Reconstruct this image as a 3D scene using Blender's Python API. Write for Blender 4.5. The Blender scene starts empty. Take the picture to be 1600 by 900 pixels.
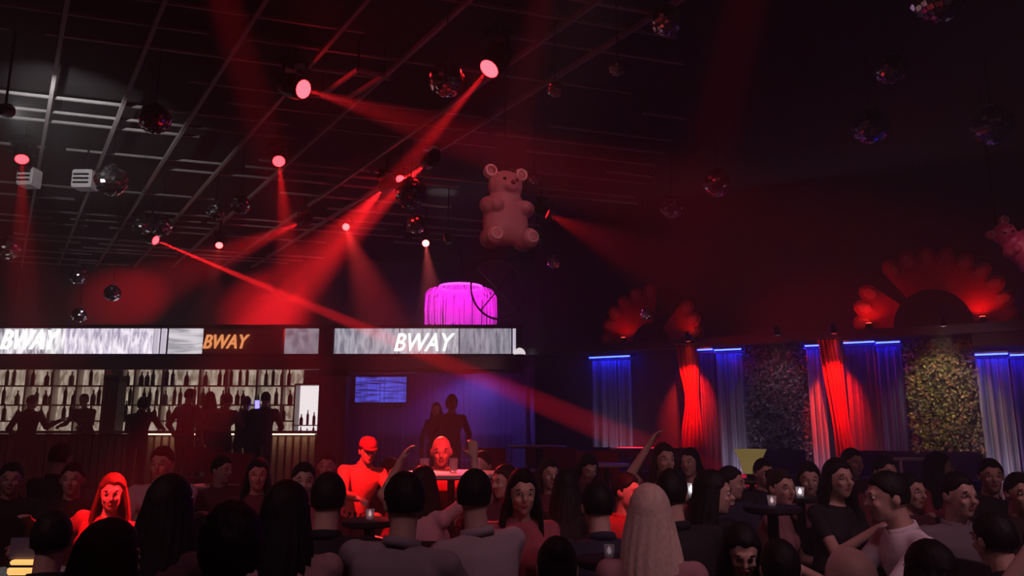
import bpy, bmesh, math, random
from mathutils import Vector, Matrix, noise
random.seed(7)
C = bpy.context.scene.collection
R = math.radians
sc = bpy.context.scene

# ------------------------------------------------------------------ camera
F_PX = 1180.0; PITCH = R(10.5); CAMZ = 1.5
cam = bpy.data.objects.new('camera', bpy.data.cameras.new('camera'))
C.objects.link(cam)
cam.location = (0, 0, CAMZ); cam.rotation_euler = (R(90) + PITCH, 0, 0)
cam.data.sensor_width = 36; cam.data.lens = 36 * F_PX / 1600
cam.data.clip_start = .05; cam.data.clip_end = 200
sc.camera = cam
# ------------------------------------------------------------------ world: black outside, thin smoke inside
w = bpy.data.worlds.new('world'); sc.world = w; w.use_nodes = True
nt = w.node_tree; nt.nodes['Background'].inputs['Color'].default_value = (0, 0, 0, 1)
nt.nodes['Background'].inputs['Strength'].default_value = 0
vs = nt.nodes.new('ShaderNodeVolumeScatter')
vs.inputs['Color'].default_value = (1, 1, 1, 1); vs.inputs['Density'].default_value = .02
vs.inputs['Anisotropy'].default_value = .15
nt.links.new(vs.outputs['Volume'], nt.nodes['World Output'].inputs['Volume'])
# ------------------------------------------------------------------ exposure and sampling
v = sc.view_settings
v.view_transform = 'Standard'; v.look = 'None'; v.exposure = 0.0; v.gamma = 1.0; v.use_curve_mapping = False
sc.cycles.use_denoising = True
sc.cycles.max_bounces = 6; sc.cycles.diffuse_bounces = 2; sc.cycles.glossy_bounces = 3
sc.cycles.transmission_bounces = 4; sc.cycles.transparent_max_bounces = 12; sc.cycles.volume_bounces = 0
sc.cycles.sample_clamp_indirect = 3.0; sc.cycles.sample_clamp_direct = 0
sc.cycles.caustics_reflective = False; sc.cycles.caustics_refractive = False

# ------------------------------------------------------------------ pixel helpers (the photo is 1600 x 900)
def ray(x, y):
    u = (x - 800) / F_PX; q = (450 - y) / F_PX
    c, s = math.cos(PITCH), math.sin(PITCH)
    return Vector((u, c - q * s, s + q * c))
CAM = Vector((0, 0, CAMZ))
def at(x, y, Y): d = ray(x, y); return CAM + d * (Y / d.y)
def onz(x, y, z): d = ray(x, y); return CAM + d * ((z - CAMZ) / d.z)
WA = Vector((0.3, 14.3, 0)); WT = Vector((6.9, -3.7, 0)).normalized(); WN = Vector((WT.y, -WT.x, 0))  # right wall: a point, its run, its normal into the room
if WN.y > 0: WN = -WN
def onwall(x, y, off=0.0):
    d = ray(x, y); p0 = WA + WN * off
    t = (p0 - CAM).dot(WN) / d.dot(WN); return CAM + d * t
def wallco(p): q = p - WA; return q.dot(WT), q.dot(WN)
def wallpt(s, z, off): p = WA + WT * s + WN * off; p.z = z; return p
WALLROT = math.atan2(WT.y, WT.x)

# ------------------------------------------------------------------ materials
MATS = {}
def mat(name, col=(.5, .5, .5), rough=.6, metal=0., em=None, es=0., bump=0., bscale=30., var=0., trans=0., alpha=1., spec=.5, vscale=8.):
    if name in MATS: return MATS[name]
    m = bpy.data.materials.new(name); m.use_nodes = True; n = m.node_tree; b = n.nodes['Principled BSDF']
    b.inputs['Base Color'].default_value = (*col, 1); b.inputs['Roughness'].default_value = rough
    b.inputs['Metallic'].default_value = metal; b.inputs['Specular IOR Level'].default_value = spec
    if em: b.inputs['Emission Color'].default_value = (*em, 1); b.inputs['Emission Strength'].default_value = es
    if alpha < 1: b.inputs['Alpha'].default_value = alpha
    if bump or var:
        tc = n.nodes.new('ShaderNodeTexCoord'); nz = n.nodes.new('ShaderNodeTexNoise')
        nz.inputs['Scale'].default_value = bscale if bump else vscale; nz.inputs['Detail'].default_value = 4
        n.links.new(tc.outputs['Object'], nz.inputs['Vector'])
        if bump:
            bp = n.nodes.new('ShaderNodeBump'); bp.inputs['Strength'].default_value = bump; bp.inputs['Distance'].default_value = .02
            n.links.new(nz.outputs['Fac'], bp.inputs['Height']); n.links.new(bp.outputs['Normal'], b.inputs['Normal'])
        if var:
            cr = n.nodes.new('ShaderNodeMapRange'); cr.inputs['To Min'].default_value = 1 - var; cr.inputs['To Max'].default_value = 1 + var
            mx = n.nodes.new('ShaderNodeMix'); mx.data_type = 'RGBA'; mx.blend_type = 'MULTIPLY'; mx.inputs['Factor'].default_value = 1
            mx.inputs[6].default_value = (*col, 1); n.links.new(nz.outputs['Fac'], cr.inputs['Value'])
            n.links.new(cr.outputs['Result'], mx.inputs[7]); n.links.new(mx.outputs[2], b.inputs['Base Color'])
    if trans:
        tr = n.nodes.new('ShaderNodeBsdfTranslucent'); tr.inputs['Color'].default_value = (*col, 1)
        ms = n.nodes.new('ShaderNodeMixShader'); ms.inputs['Fac'].default_value = trans
        out = n.nodes['Material Output']
        n.links.new(b.outputs['BSDF'], ms.inputs[1]); n.links.new(tr.outputs['BSDF'], ms.inputs[2]); n.links.new(ms.outputs['Shader'], out.inputs['Surface'])
    MATS[name] = m; return m

def sheer_mat(name, col, dens=.45, scale=60.):
    """string curtain: vertical threads with gaps between them (UV.x runs across the curtain in metres)"""
    if name in MATS: return MATS[name]
    m = bpy.data.materials.new(name); m.use_nodes = True; n = m.node_tree; n.nodes.remove(n.nodes['Principled BSDF'])
    tc = n.nodes.new('ShaderNodeTexCoord'); sp = n.nodes.new('ShaderNodeSeparateXYZ'); n.links.new(tc.outputs['UV'], sp.inputs[0])
    nz = n.nodes.new('ShaderNodeTexNoise'); nz.noise_dimensions = '1D'; nz.inputs['Scale'].default_value = scale; nz.inputs['Detail'].default_value = 3
    n.links.new(sp.outputs['X'], nz.inputs['W'])
    mr = n.nodes.new('ShaderNodeMapRange'); mr.inputs['From Min'].default_value = .35; mr.inputs['From Max'].default_value = .7
    mr.inputs['To Min'].default_value = dens * .35; mr.inputs['To Max'].default_value = min(1, dens * 1.7)
    n.links.new(nz.outputs['Fac'], mr.inputs['Value'])
    df = n.nodes.new('ShaderNodeBsdfDiffuse'); tl = n.nodes.new('ShaderNodeBsdfTranslucent'); tp = n.nodes.new('ShaderNodeBsdfTransparent')
    df.inputs['Color'].default_value = (*col, 1); tl.inputs['Color'].default_value = (*col, 1)
    a = n.nodes.new('ShaderNodeMixShader'); a.inputs['Fac'].default_value = .45
    n.links.new(df.outputs[0], a.inputs[1]); n.links.new(tl.outputs[0], a.inputs[2])
    b = n.nodes.new('ShaderNodeMixShader'); n.links.new(mr.outputs['Result'], b.inputs['Fac'])
    n.links.new(tp.outputs[0], b.inputs[1]); n.links.new(a.outputs[0], b.inputs[2])
    n.links.new(b.outputs[0], n.nodes['Material Output'].inputs['Surface'])
    MATS[name] = m; return m

def streak_mat(name, lo, hi, strength, sx=1.2, sz=.25, seed=0.):
    """LED panel showing pale streaks and light brush marks"""
    if name in MATS: return MATS[name]
    m = bpy.data.materials.new(name); m.use_nodes = True; n = m.node_tree; b = n.nodes['Principled BSDF']
    b.inputs['Base Color'].default_value = (.02, .02, .02, 1); b.inputs['Roughness'].default_value = .4
    tc = n.nodes.new('ShaderNodeTexCoord'); mp = n.nodes.new('ShaderNodeMapping')
    mp.inputs['Scale'].default_value = (sx, 1, sz); mp.inputs['Location'].default_value = (seed, seed, 0); mp.inputs['Rotation'].default_value = (0, .35, 0)
    n.links.new(tc.outputs['Object'], mp.inputs['Vector'])
    nz = n.nodes.new('ShaderNodeTexNoise'); nz.inputs['Scale'].default_value = 4; nz.inputs['Detail'].default_value = 6; nz.inputs['Distortion'].default_value = .5
    n.links.new(mp.outputs[0], nz.inputs['Vector'])
    cr = n.nodes.new('ShaderNodeValToRGB'); cr.color_ramp.elements[0].position = .36; cr.color_ramp.elements[1].position = .62
    cr.color_ramp.elements[0].color = (*lo, 1); cr.color_ramp.elements[1].color = (*hi, 1)
    n.links.new(nz.outputs['Fac'], cr.inputs['Fac']); n.links.new(cr.outputs['Color'], b.inputs['Emission Color'])
    b.inputs['Emission Strength'].default_value = strength
    MATS[name] = m; return m

M_BLACK = mat('black paint', (.012, .011, .013), .7)
M_DARKWALL = mat('dark plum wall paint', (.030, .020, .032), .8, bump=.1, bscale=40, var=.25)
M_CEIL = mat('black ceiling deck', (.010, .009, .010), .85)
M_BEAM = mat('pale ceiling profile', (.34, .33, .33), .55, var=.3)
M_FLOOR = mat('dark polished floor', (.02, .017, .02), .25, var=.3)
M_TERR = mat('dark terrace boards', (.03, .022, .024), .4, var=.3)
M_METAL = mat('black metal', (.015, .015, .017), .35, .6)
M_STEEL = mat('steel', (.45, .45, .47), .3, 1.)
M_WOOD = mat('dark wood', (.045, .022, .018), .4, var=.35)

# ------------------------------------------------------------------ mesh helpers
def mesh(bm, name='m', smooth=False):
    me = bpy.data.meshes.new(name); bm.normal_update(); bm.to_mesh(me); bm.free()
    if smooth: me.shade_smooth()
    return me
def obj(name, me, m=None, parent=None, loc=None, rot=None, **kw):
    if isinstance(me, bmesh.types.BMesh): me = mesh(me, name, kw.pop('smooth', False))
    o = bpy.data.objects.new(name, me); C.objects.link(o)
    if m is not None and me is not None:
        if len(me.materials) == 0: me.materials.append(m)
        elif me.materials[0] is not m: o.material_slots[0].link = 'OBJECT'; o.material_slots[0].material = m
    if parent is not None: o.parent = parent
    if loc is not None: o.location = loc
    if rot is not None: o.rotation_euler = rot
    return o
def tag(o, label=None, cat=None, group=None, kind=None):
    if label: o['label'] = label
    if cat: o['category'] = cat
    if group: o['group'] = group
    if kind: o['kind'] = kind
    return o
def thing(name, label, cat, loc=(0, 0, 0), rz=0., group=None):
    o = bpy.data.objects.new(name, None); C.objects.link(o); o.empty_display_size = .1
    o.location = loc; o.rotation_euler = (0, 0, rz); return tag(o, label, cat, group)
def box(bm, x0, x1, y0, y1, z0, z1, mtx=None):
    vs_ = [Vector(p) for p in ((x0, y0, z0), (x1, y0, z0), (x1, y1, z0), (x0, y1, z0), (x0, y0, z1), (x1, y0, z1), (x1, y1, z1), (x0, y1, z1))]
    if mtx is not None: vs_ = [mtx @ p for p in vs_]
    q = [bm.verts.new(p) for p in vs_]
    for f in ((3, 2, 1, 0), (4, 5, 6, 7), (0, 1, 5, 4), (1, 2, 6, 5), (2, 3, 7, 6), (3, 0, 4, 7)): bm.faces.new([q[i] for i in f])
    return q
def bxm(x0, x1, y0, y1, z0, z1, bev=0.):
    bm = bmesh.new(); box(bm, x0, x1, y0, y1, z0, z1)
    if bev: bmesh.ops.bevel(bm, geom=bm.edges[:], offset=bev, segments=2, affect='EDGES')
    return bm
def frame_of(d):
    d = d.normalized(); a = Vector((0, 0, 1)) if abs(d.z) < .95 else Vector((1, 0, 0))
    x = a.cross(d).normalized(); return x, d.cross(x).normalized(), d
def loft(bm, rings, close=True):
    """rings: lists of Vectors of equal length"""
    vr = [[bm.verts.new(p) for p in r] for r in rings]; n = len(vr[0])
    for a, b in zip(vr, vr[1:]):
        for i in range(n): bm.faces.new((a[i], a[(i + 1) % n], b[(i + 1) % n], b[i]))
    if close: bm.faces.new(vr[0][::-1]); bm.faces.new(vr[-1])
    return vr
def tube(bm, pts, rad, n=8):
    pts = [Vector(p) for p in pts]; rings = []
    for i, p in enumerate(pts):
        d = (pts[min(i + 1, len(pts) - 1)] - pts[max(i - 1, 0)]); x, y, _ = frame_of(d)
        r = rad[i] if isinstance(rad, (list, tuple)) else rad
        rings.append([p + (x * math.cos(2 * math.pi * k / n) + y * math.sin(2 * math.pi * k / n)) * r for k in range(n)])
    loft(bm, rings)
def capsule(bm, p0, p1, r0, r1, n=10):
    p0, p1 = Vector(p0), Vector(p1); d = p1 - p0
    if d.length < 1e-5: d = Vector((0, 0, 1e-4))
    x, y, z = frame_of(d); rings = []
    def ring(c, r): return [c + (x * math.cos(2 * math.pi * k / n) + y * math.sin(2 * math.pi * k / n)) * r for k in range(n)]
    for a in (-80, -50, -20): rings.append(ring(p0 + z * r0 * math.sin(R(a)), r0 * math.cos(R(a))))
    for a in (20, 50, 80): rings.append(ring(p1 + z * r1 * math.sin(R(a)), r1 * math.cos(R(a))))
    loft(bm, rings)
def ell(bm, c, rx, ry, rz, mtx=None, u=14, v_=10):
    m = Matrix.Translation(c) @ Matrix.Diagonal((rx, ry, rz, 1))
    if mtx is not None: m = mtx @ m
    bmesh.ops.create_uvsphere(bm, u_segments=u, v_segments=v_, radius=1, matrix=m)
def lathe(bm, prof, n=16, c=(0, 0, 0)):
    c = Vector(c)
    loft(bm, [[c + Vector((r * math.cos(2 * math.pi * k / n), r * math.sin(2 * math.pi * k / n), z)) for k in range(n)] for r, z in prof])
def remesh(bm, voxel, smooth=2, ratio=None):
    me = mesh(bm, 'tmp'); o = bpy.data.objects.new('tmp', me); C.objects.link(o)
    m = o.modifiers.new('r', 'REMESH'); m.mode = 'VOXEL'; m.voxel_size = voxel; m.use_smooth_shade = True
    if smooth:
        s = o.modifiers.new('s', 'SMOOTH'); s.factor = .5; s.iterations = smooth
    if ratio:
        d = o.modifiers.new('d', 'DECIMATE'); d.ratio = ratio
    dg = bpy.context.evaluated_depsgraph_get(); dg.update()
    out = bpy.data.meshes.new_from_object(o.evaluated_get(dg)); bpy.data.objects.remove(o); bpy.data.meshes.remove(me)
    out.shade_smooth(); return out
def struct(name, bm, m, parent=None, label=None):
    o = obj(name, bm, m, parent)
    if parent is None: tag(o, label, None, None, 'structure')
    return o
def lamp(name, kind, loc, power, col, parent=None, target=None, cone=20., blend=.3, radius=.05):
    l = bpy.data.lights.new(name, kind); l.energy = power; l.color = col
    if kind == 'SPOT': l.spot_size = R(cone); l.spot_blend = blend
    l.shadow_soft_size = radius
    o = bpy.data.objects.new(name, l); C.objects.link(o); o.location = loc
    if target is not None: o.rotation_euler = (Vector(target) - Vector(loc)).to_track_quat('-Z', 'Y').to_euler()
    if parent is not None:
        bpy.context.view_layer.update(); o.parent = parent; o.matrix_parent_inverse = parent.matrix_world.inverted()
    return o

# ================================================================== THE HALL
CEIL = 5.4; TERR = .4; TY = 7.3
XL, XR, YB, YF = -12.0, 11.0, -5.0, 18.0
def poly_slab(pts, z0, z1):
    bm = bmesh.new(); a = [bm.verts.new((x, y, z0)) for x, y in pts]; b = [bm.verts.new((x, y, z1)) for x, y in pts]; n = len(pts)
    bm.faces.new(a[::-1]); bm.faces.new(b)
    for i in range(n): bm.faces.new((a[i], a[(i + 1) % n], b[(i + 1) % n], b[i]))
    bmesh.ops.recalc_face_normals(bm, faces=bm.faces[:]); return bm
struct('floor', poly_slab([(XL, YB), (XR, YB), (XR, YF), (XL, YF)], -.2, 0), M_FLOOR)
struct('terrace_floor', poly_slab([(XL, TY), (XR, TY), (XR, YF), (XL, YF)], .001, TERR), M_TERR)
ceiling = struct('ceiling', poly_slab([(XL - .2, YB - .2), (XR + .2, YB - .2), (XR + .2, YF + .2), (XL - .2, YF + .2)], CEIL + .12, CEIL + .3), M_CEIL)
struct('wall_back', bxm(XL, XR, YF, YF + .2, 0, CEIL + .12), M_DARKWALL)
struct('wall_left', bxm(XL - .2, XL, YB, YF, 0, CEIL + .12), M_DARKWALL)
struct('wall_rear', bxm(XL, XR, YB - .2, YB, 0, CEIL + .12), M_DARKWALL)
struct('wall_end', bxm(XR, XR + .2, YB, YF, 0, CEIL + .12), M_DARKWALL)
def wallbox(s0, s1, o0, o1, z0, z1):
    bm = bmesh.new(); q = []
    for z in (z0, z1):
        for s, o_ in ((s0, o0), (s1, o0), (s1, o1), (s0, o1)): q.append(bm.verts.new(wallpt(s, z, o_)))
    for f in ((3, 2, 1, 0), (4, 5, 6, 7), (0, 1, 5, 4), (1, 2, 6, 5), (2, 3, 7, 6), (3, 0, 4, 7)): bm.faces.new([q[i] for i in f])
    bmesh.ops.recalc_face_normals(bm, faces=bm.faces[:]); return bm
S_END = 12.1
struct('wall_right', wallbox(-.02, S_END, -.55, -.35, TERR, CEIL + .12), M_DARKWALL)
LEDZ0, LEDZ1 = 2.84, 2.98
struct('trim_ledge', wallbox(0, S_END, -.35, .16, LEDZ0, LEDZ1), mat('dark ledge trim', (.05, .035, .045), .35))
# ceiling profiles: cross members and long members, seen as pale lines
PD = Vector((.956, .293, 0)); RD = Vector((-.56, .83, 0)).normalized()
def clip_line(p, d):
    lo, hi = -40., 40.
    for a, b, c in ((1, 0, XL + .05), (-1, 0, -XR + .05), (0, 1, YB + .05), (0, -1, -YF + .05)):   # a x + b y >= c
        k = a * d.x + b * d.y; r0 = a * p.x + b * p.y - c
        if abs(k) < 1e-9: continue
        t = -r0 / k
        if k > 0: lo = max(lo, t)
        else: hi = min(hi, t)
    k = WN.dot(d); r0 = (p - WA).dot(WN) + .30
    if p.y + d.y * 0 > 0:
        t = -r0 / k
        if k > 0: lo = max(lo, t)
        else: hi = min(hi, t)
    return lo, hi
def beam_obj(name, p, d, wid, z0, z1, limit=None):
    lo, hi = clip_line(p, d)
    if limit: lo, hi = max(lo, limit[0]), min(hi, limit[1])
    if hi - lo < .3: return
    s = Vector((-d.y, d.x, 0)) * wid / 2; a = p + d * lo; b = p + d * hi
    bm = bmesh.new(); q = []
    for z in (z0, z1):
        for c in (a - s, b - s, b + s, a + s): q.append(bm.verts.new((c.x, c.y, z)))
    for f in ((3, 2, 1, 0), (4, 5, 6, 7), (0, 1, 5, 4), (1, 2, 6, 5), (2, 3, 7, 6), (3, 0, 4, 7)): bm.faces.new([q[i] for i in f])
    bmesh.ops.recalc_face_normals(bm, faces=bm.faces[:]); obj(name, bm, M_BEAM, ceiling)
y0 = 4.2; k = 0
rb = random.Random(3)
while y0 < 21:
    tt = -9.
    while tt < 6.5:
        L = rb.uniform(1.6, 4.5)
        if rb.random() < .72: beam_obj('cross_profile', Vector((-4, y0, 0)), PD, rb.choice((.03, .035, .045)), CEIL - .03, CEIL + .0, (tt, min(tt + L, 6.5)))
        tt += L + rb.uniform(.05, .5)
    y0 += rb.choice((.36, .5, .75)); k += 1
for px, py in ((105, 0), (255, 0), (410, 0), (540, 30), (685, 35), (840, 60), (-60, 60), (1000, 30)):
    beam_obj('long_profile', onz(px, py, CEIL), RD, .04, CEIL - .08, CEIL - .03)

# ---- bar: canopy with LED sign band, pillars, shelves, counter
BY = 14.0
def zat(py, Y=BY, px=400): return at(px, py, Y).z
def xat(px, Y=BY, py=600): return at(px, py, Y).x
ZB1, ZB0, ZF = zat(513), zat(553), zat(577)
canopy = thing('bar_canopy', 'long dark bar canopy carrying the glowing white sign band', 'canopy', (0, BY, 0))
def cpart(name, bm, m): return obj(name, bm, m, canopy)
X0c, X1c = -11.9, xat(818, BY, 540)
cpart('fascia', bxm(X0c, X1c, .02, .14, ZF, ZB0 - .02), mat('dark plum fascia', (.10, .06, .085), .35, var=.3, vscale=2))
cpart('roof_deck', bxm(X0c, X1c, .14, 1.9, ZB0 - .06, ZB0 + .02), M_BLACK)
cpart('top_rail', bxm(X0c, X1c, .0, .12, ZB1, ZB1 + .07), M_METAL)
cpart('bottom_rail', bxm(X0c, X1c, -.03, .12, ZB0 - .045, ZB0), M_METAL)
def panel(p0, p1, m, name='sign_panel'):
    o = obj(name, bxm(xat(p0, BY, 530), xat(p1, BY, 530), .03, .09, ZB0, ZB1), m, canopy); return o
SILV = ((.30, .29, .36), (.95, .90, 1.0))
panel(-190, 96, streak_mat('led screen a', (.20, .19, .25), (1, .97, 1), 1.25, 3.5, .7, 3))
panel(98, 236, streak_mat('led screen b', (.36, .32, .44), (1, .90, 1), 1.35, 4, .9, 9))
panel(239, 246, mat('led strip pale', em=(.75, .68, .82), es=.9)); panel(250, 257, mat('led strip pale', em=(.75, .68, .82), es=.9))
panel(262, 314, streak_mat('led screen c', (.45, .42, .48), (.95, .9, .95), .95, .5, 3, 14))
panel(317, 440, mat('unlit sign panel', (.10, .035, .04), .5))
panel(444, 496, streak_mat('led screen d', (.16, .13, .17), (.32, .28, .34), 1.0, 1.5, 1, 21))
panel(498, 508, M_BLACK); panel(510, 520, M_BLACK)
panel(522, 622, streak_mat('led screen e', (.25, .25, .32), (.62, .60, .70), .9, 4, .7, 27))
panel(624, 716, streak_mat('led screen f', (.38, .35, .42), (.8, .76, .84), .9, 4, .8, 33))
panel(718, 799, streak_mat('led screen g', (.20, .19, .24), (.50, .46, .56), .9, 4, .8, 39))
panel(801, 806, mat('led strip pale', em=(.75, .68, .82), es=.9)); panel(808, 817, M_BLACK)
# lettering
def letters(txt, px0, px1, py0, py1, m, shear=.3):
    cu = bpy.data.curves.new('txt', 'FONT'); cu.body = txt; cu.extrude = .02; cu.shear = shear; cu.offset = .012
    o = bpy.data.objects.new('txt', cu); C.objects.link(o)
    dg = bpy.context.evaluated_depsgraph_get(); dg.update()
    me = bpy.data.meshes.new_from_object(o.evaluated_get(dg)); bpy.data.objects.remove(o)
    xs = [p.co.x for p in me.vertices]; ys = [p.co.y for p in me.vertices]
    a, b = at(px0, py1, BY), at(px1, py0, BY)
    for p in me.vertices:
        x = (p.co.x - min(xs)) / (max(xs) - min(xs)); y = (p.co.y - min(ys)) / (max(ys) - min(ys))
        p.co = Vector((a.x + (b.x - a.x) * x, -p.co.z - .03, a.z + (b.z - a.z) * y))
    return obj('sign_letters', me, m, canopy)
letters('BWAY', 2, 96, 516, 546, mat('white neon letters', em=(1, 1, 1), es=1.6))
letters('BWAY', 318, 391, 523, 545, mat('amber neon letters', em=(1, .36, .12), es=.95))
letters('BWAY', 616, 711, 521, 549, mat('white neon letters', em=(1, 1, 1), es=1.6))
# small lamp at the end of the canopy
el = thing('canopy_end_lamp', 'small white dome lamp at the right end of the sign band', 'lamp', at(812, 556, BY - .05))
bm = bmesh.new(); lathe(bm, [(.12, -.02), (.13, .0), (.12, .02)]); obj('base', bm, M_METAL, el)
bm = bmesh.new(); lathe(bm, [(.11, .02), (.105, .06), (.08, .11), (.04, .14), (.005, .15)]); obj('dome', bm, mat('lamp dome', em=(1, .9, .92), es=.9), el)
# pillars under the canopy
def pillar(px0, px1, Y, label, m, d=.35):
    p = thing('pillar', label, 'pillar', (at((px0 + px1) / 2, 600, Y).x, Y + d / 2, TERR)); hw = (at(px1, 600, Y).x - at(px0, 600, Y).x) / 2
    obj('shaft', bxm(-hw, hw, -d / 2, d / 2, 0, ZF - TERR - .001, .01), m, p)
    obj('base_plinth', bxm(-hw - .03, hw + .03, -d / 2 - .03, d / 2 + .03, 0, .15, .01), M_BLACK, p)
    obj('capital', bxm(-hw - .02, hw + .02, -d / 2 - .02, d / 2 + .02, ZF - TERR - .12, ZF - TERR - .002, .01), M_BLACK, p)
M_PIL = mat('plum pillar paint', (.10, .06, .085), .5, var=.2)
pillar(164, 185, 15.6, 'dark plum pillar between the two backlit bottle shelves', M_PIL)
pillar(499, 541, 14.05, 'wide grey plum pillar at the right end of the bar', mat('grey plum pillar', (.16, .13, .17), .5, var=.2))
# backlit bottle shelves
SY = 16.3
M_GLOW = mat('warm backlight', (.3, .28, .25), em=(1.0, .80, .62), es=.62)
M_SHELF = mat('pale shelf edge', (.75, .68, .62), .4)
def shelf(px0, px1, label, rows, ups):
    x0, x1 = xat(px0, SY, 620), xat(px1, SY, 620); z0, z1 = TERR, at(px0, 573, SY).z
    t = thing('bottle_shelf', label, 'shelf', ((x0 + x1) / 2, SY, TERR)); hw = (x1 - x0) / 2
    obj('back_frame', bxm(-hw, hw, .22, .3, 0, z1 - TERR), M_BLACK, t)
    obj('light_panel', bxm(-hw + .02, hw - .02, .205, .219, .75, z1 - TERR - .05), streak_mat('warm light panel', (.20, .14, .10), (.66, .54, .43), .8, 2.6, 1.0, 5), t)
    obj('base_cabinet', bxm(-hw, hw, -.3, .2, 0, .74, .01), M_WOOD, t)
    for py in rows: z = at(px0, py, SY).z - TERR; obj('shelf_board', bxm(-hw, hw, 0, .2, z - .015, z + .015), M_SHELF, t)
    for px in ups: x = xat(px, SY, 620) - (x0 + x1) / 2; obj('upright', bxm(x - .02, x + .02, -.01, .2, .74, z1 - TERR), M_SHELF, t)
    return [at(px0, py, SY).z for py in rows]
shelf(-130, 163, 'backlit bottle shelf left of the dark pillar', (603, 633, 658), (-60, 38, 80, 118, 161))
shelf(186, 470, 'backlit bottle shelf right of the dark pillar', (603, 633, 658), (188, 208, 252, 310, 352, 400, 440))
def bottle_mesh(kind):
    bm = bmesh.new()
    prof = [[(.036, 0), (.038, .01), (.038, .19), (.016, .24), (.014, .30), (.016, .31), (.002, .312)],
            [(.045, 0), (.047, .01), (.047, .14), (.03, .18), (.015, .20), (.015, .25), (.018, .26), (.002, .262)],
            [(.03, 0), (.032, .01), (.034, .23), (.02, .27), (.013, .29), (.013, .36), (.002, .362)]][kind]
    lathe(bm, prof, 10); return mesh(bm, 'bottle', True)
BOT = [bottle_mesh(k) for k in range(3)]
BM_ = [mat('dark bottle glass', (.02, .012, .008), .15), mat('green bottle glass', (.02, .04, .015), .15), mat('brown bottle glass', (.09, .035, .012), .15), mat('clear bottle glass', (.35, .32, .28), .1, spec=.8)]
rb = random.Random(11)
for side, (a, b) in (('left', (-20, 160)), ('right', (192, 455))):
    for rn, row in (('top', 603), ('middle', 633), ('bottom', 658)):
        px = a + rb.uniform(0, 8)
        while px < b:
            p = at(px, row, SY)
            o = obj('bottle', BOT[rb.randrange(3)], rb.choice(BM_), None, (p.x, SY + .08, at(a, row, SY).z + .016))
            o.scale = (1.15,) * 3
            tag(o, f'bottle on the {rn} board of the backlit shelf {side} of the dark pillar', 'bottle', f'{rn} board bottles {side} of the pillar')
            px += rb.choice((9, 11, 14, 22, 30))
# counter
CY = 14.35; ZC = at(300, 673, CY).z
cx0, cx1 = -11.5, xat(497, CY, 690)
ctr = thing('bar_counter', 'long bar counter with warm lit slatted front', 'bar counter', (0, CY, TERR))
obj('counter_body', bxm(cx0, cx1, .12, .55, 0, ZC - TERR - .06), M_WOOD, ctr)
obj('worktop', bxm(cx0, cx1 + .03, -.22, .6, ZC - TERR - .05, ZC - TERR, .012), mat('pale stone worktop', (.35, .30, .29), .3, var=.2), ctr)
SLAT = mesh(bxm(-.05, .05, 0, .05, .06, ZC - TERR - .11, .008), 'slat')
M_SLAT = mat('pale oak slat', (.50, .36, .26), .5, var=.35, vscale=3)
x = cx0 + .08
while x < cx1 - .03: obj('slat', SLAT, M_SLAT, ctr, (x, .065, 0)); x += .145
obj('light_strip', bxm(xat(235, CY, 680), cx1 - .05, -.10, -.07, ZC - TERR - .075, ZC - TERR - .055), mat('warm led strip', em=(1, .72, .48), es=4.), ctr)
obj('kick_plate', bxm(cx0, cx1, .03, .12, 0, .06), M_METAL, ctr)
# lit glass-door fridge on the bar end
fz = at(480, 655, 14.9).z; fx0, fx1 = xat(458, 14.9, 620), xat(499, 14.9, 620); ft = at(480, 599, 14.9).z
fr = thing('display_fridge', 'small lit drinks fridge beside the wide grey plum pillar', 'fridge', ((fx0 + fx1) / 2, 14.95, TERR)); hw = (fx1 - fx0) / 2
bm = bmesh.new(); zf0, zf1 = .86, ft - TERR
for a in ((-hw, hw, .0, .4, 0, zf0), (-hw, hw, .0, .4, zf1 - .03, zf1), (-hw, -hw + .03, .0, .4, zf0, zf1), (hw - .03, hw, .0, .4, zf0, zf1), (-hw, hw, .37, .4, zf0, zf1)): box(bm, *a)
obj('casing', bm, M_METAL, fr)
obj('light_panel', bxm(-hw + .03, hw - .03, .33, .36, zf0, zf1 - .03), mat('cold white backlight', em=(1, .93, .95), es=1.1), fr)
for i in range(2):
    z = zf0 + .02 + i * .28
    if i: obj('shelf_board', bxm(-hw + .03, hw - .03, .03, .33, z - .02, z), M_STEEL, fr)
    for j in range(3):
        b = obj('bottle', BOT[(i + j) % 3], BM_[(j * 2 + i) % 4], None, (fr.location.x - hw + .12 + j * .125, 15.12, TERR + z + .001)); b.scale = (.8,) * 3
        tag(b, 'bottle inside the small lit drinks fridge by the pillar', 'bottle', 'bottles in the lit fridge')
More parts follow.
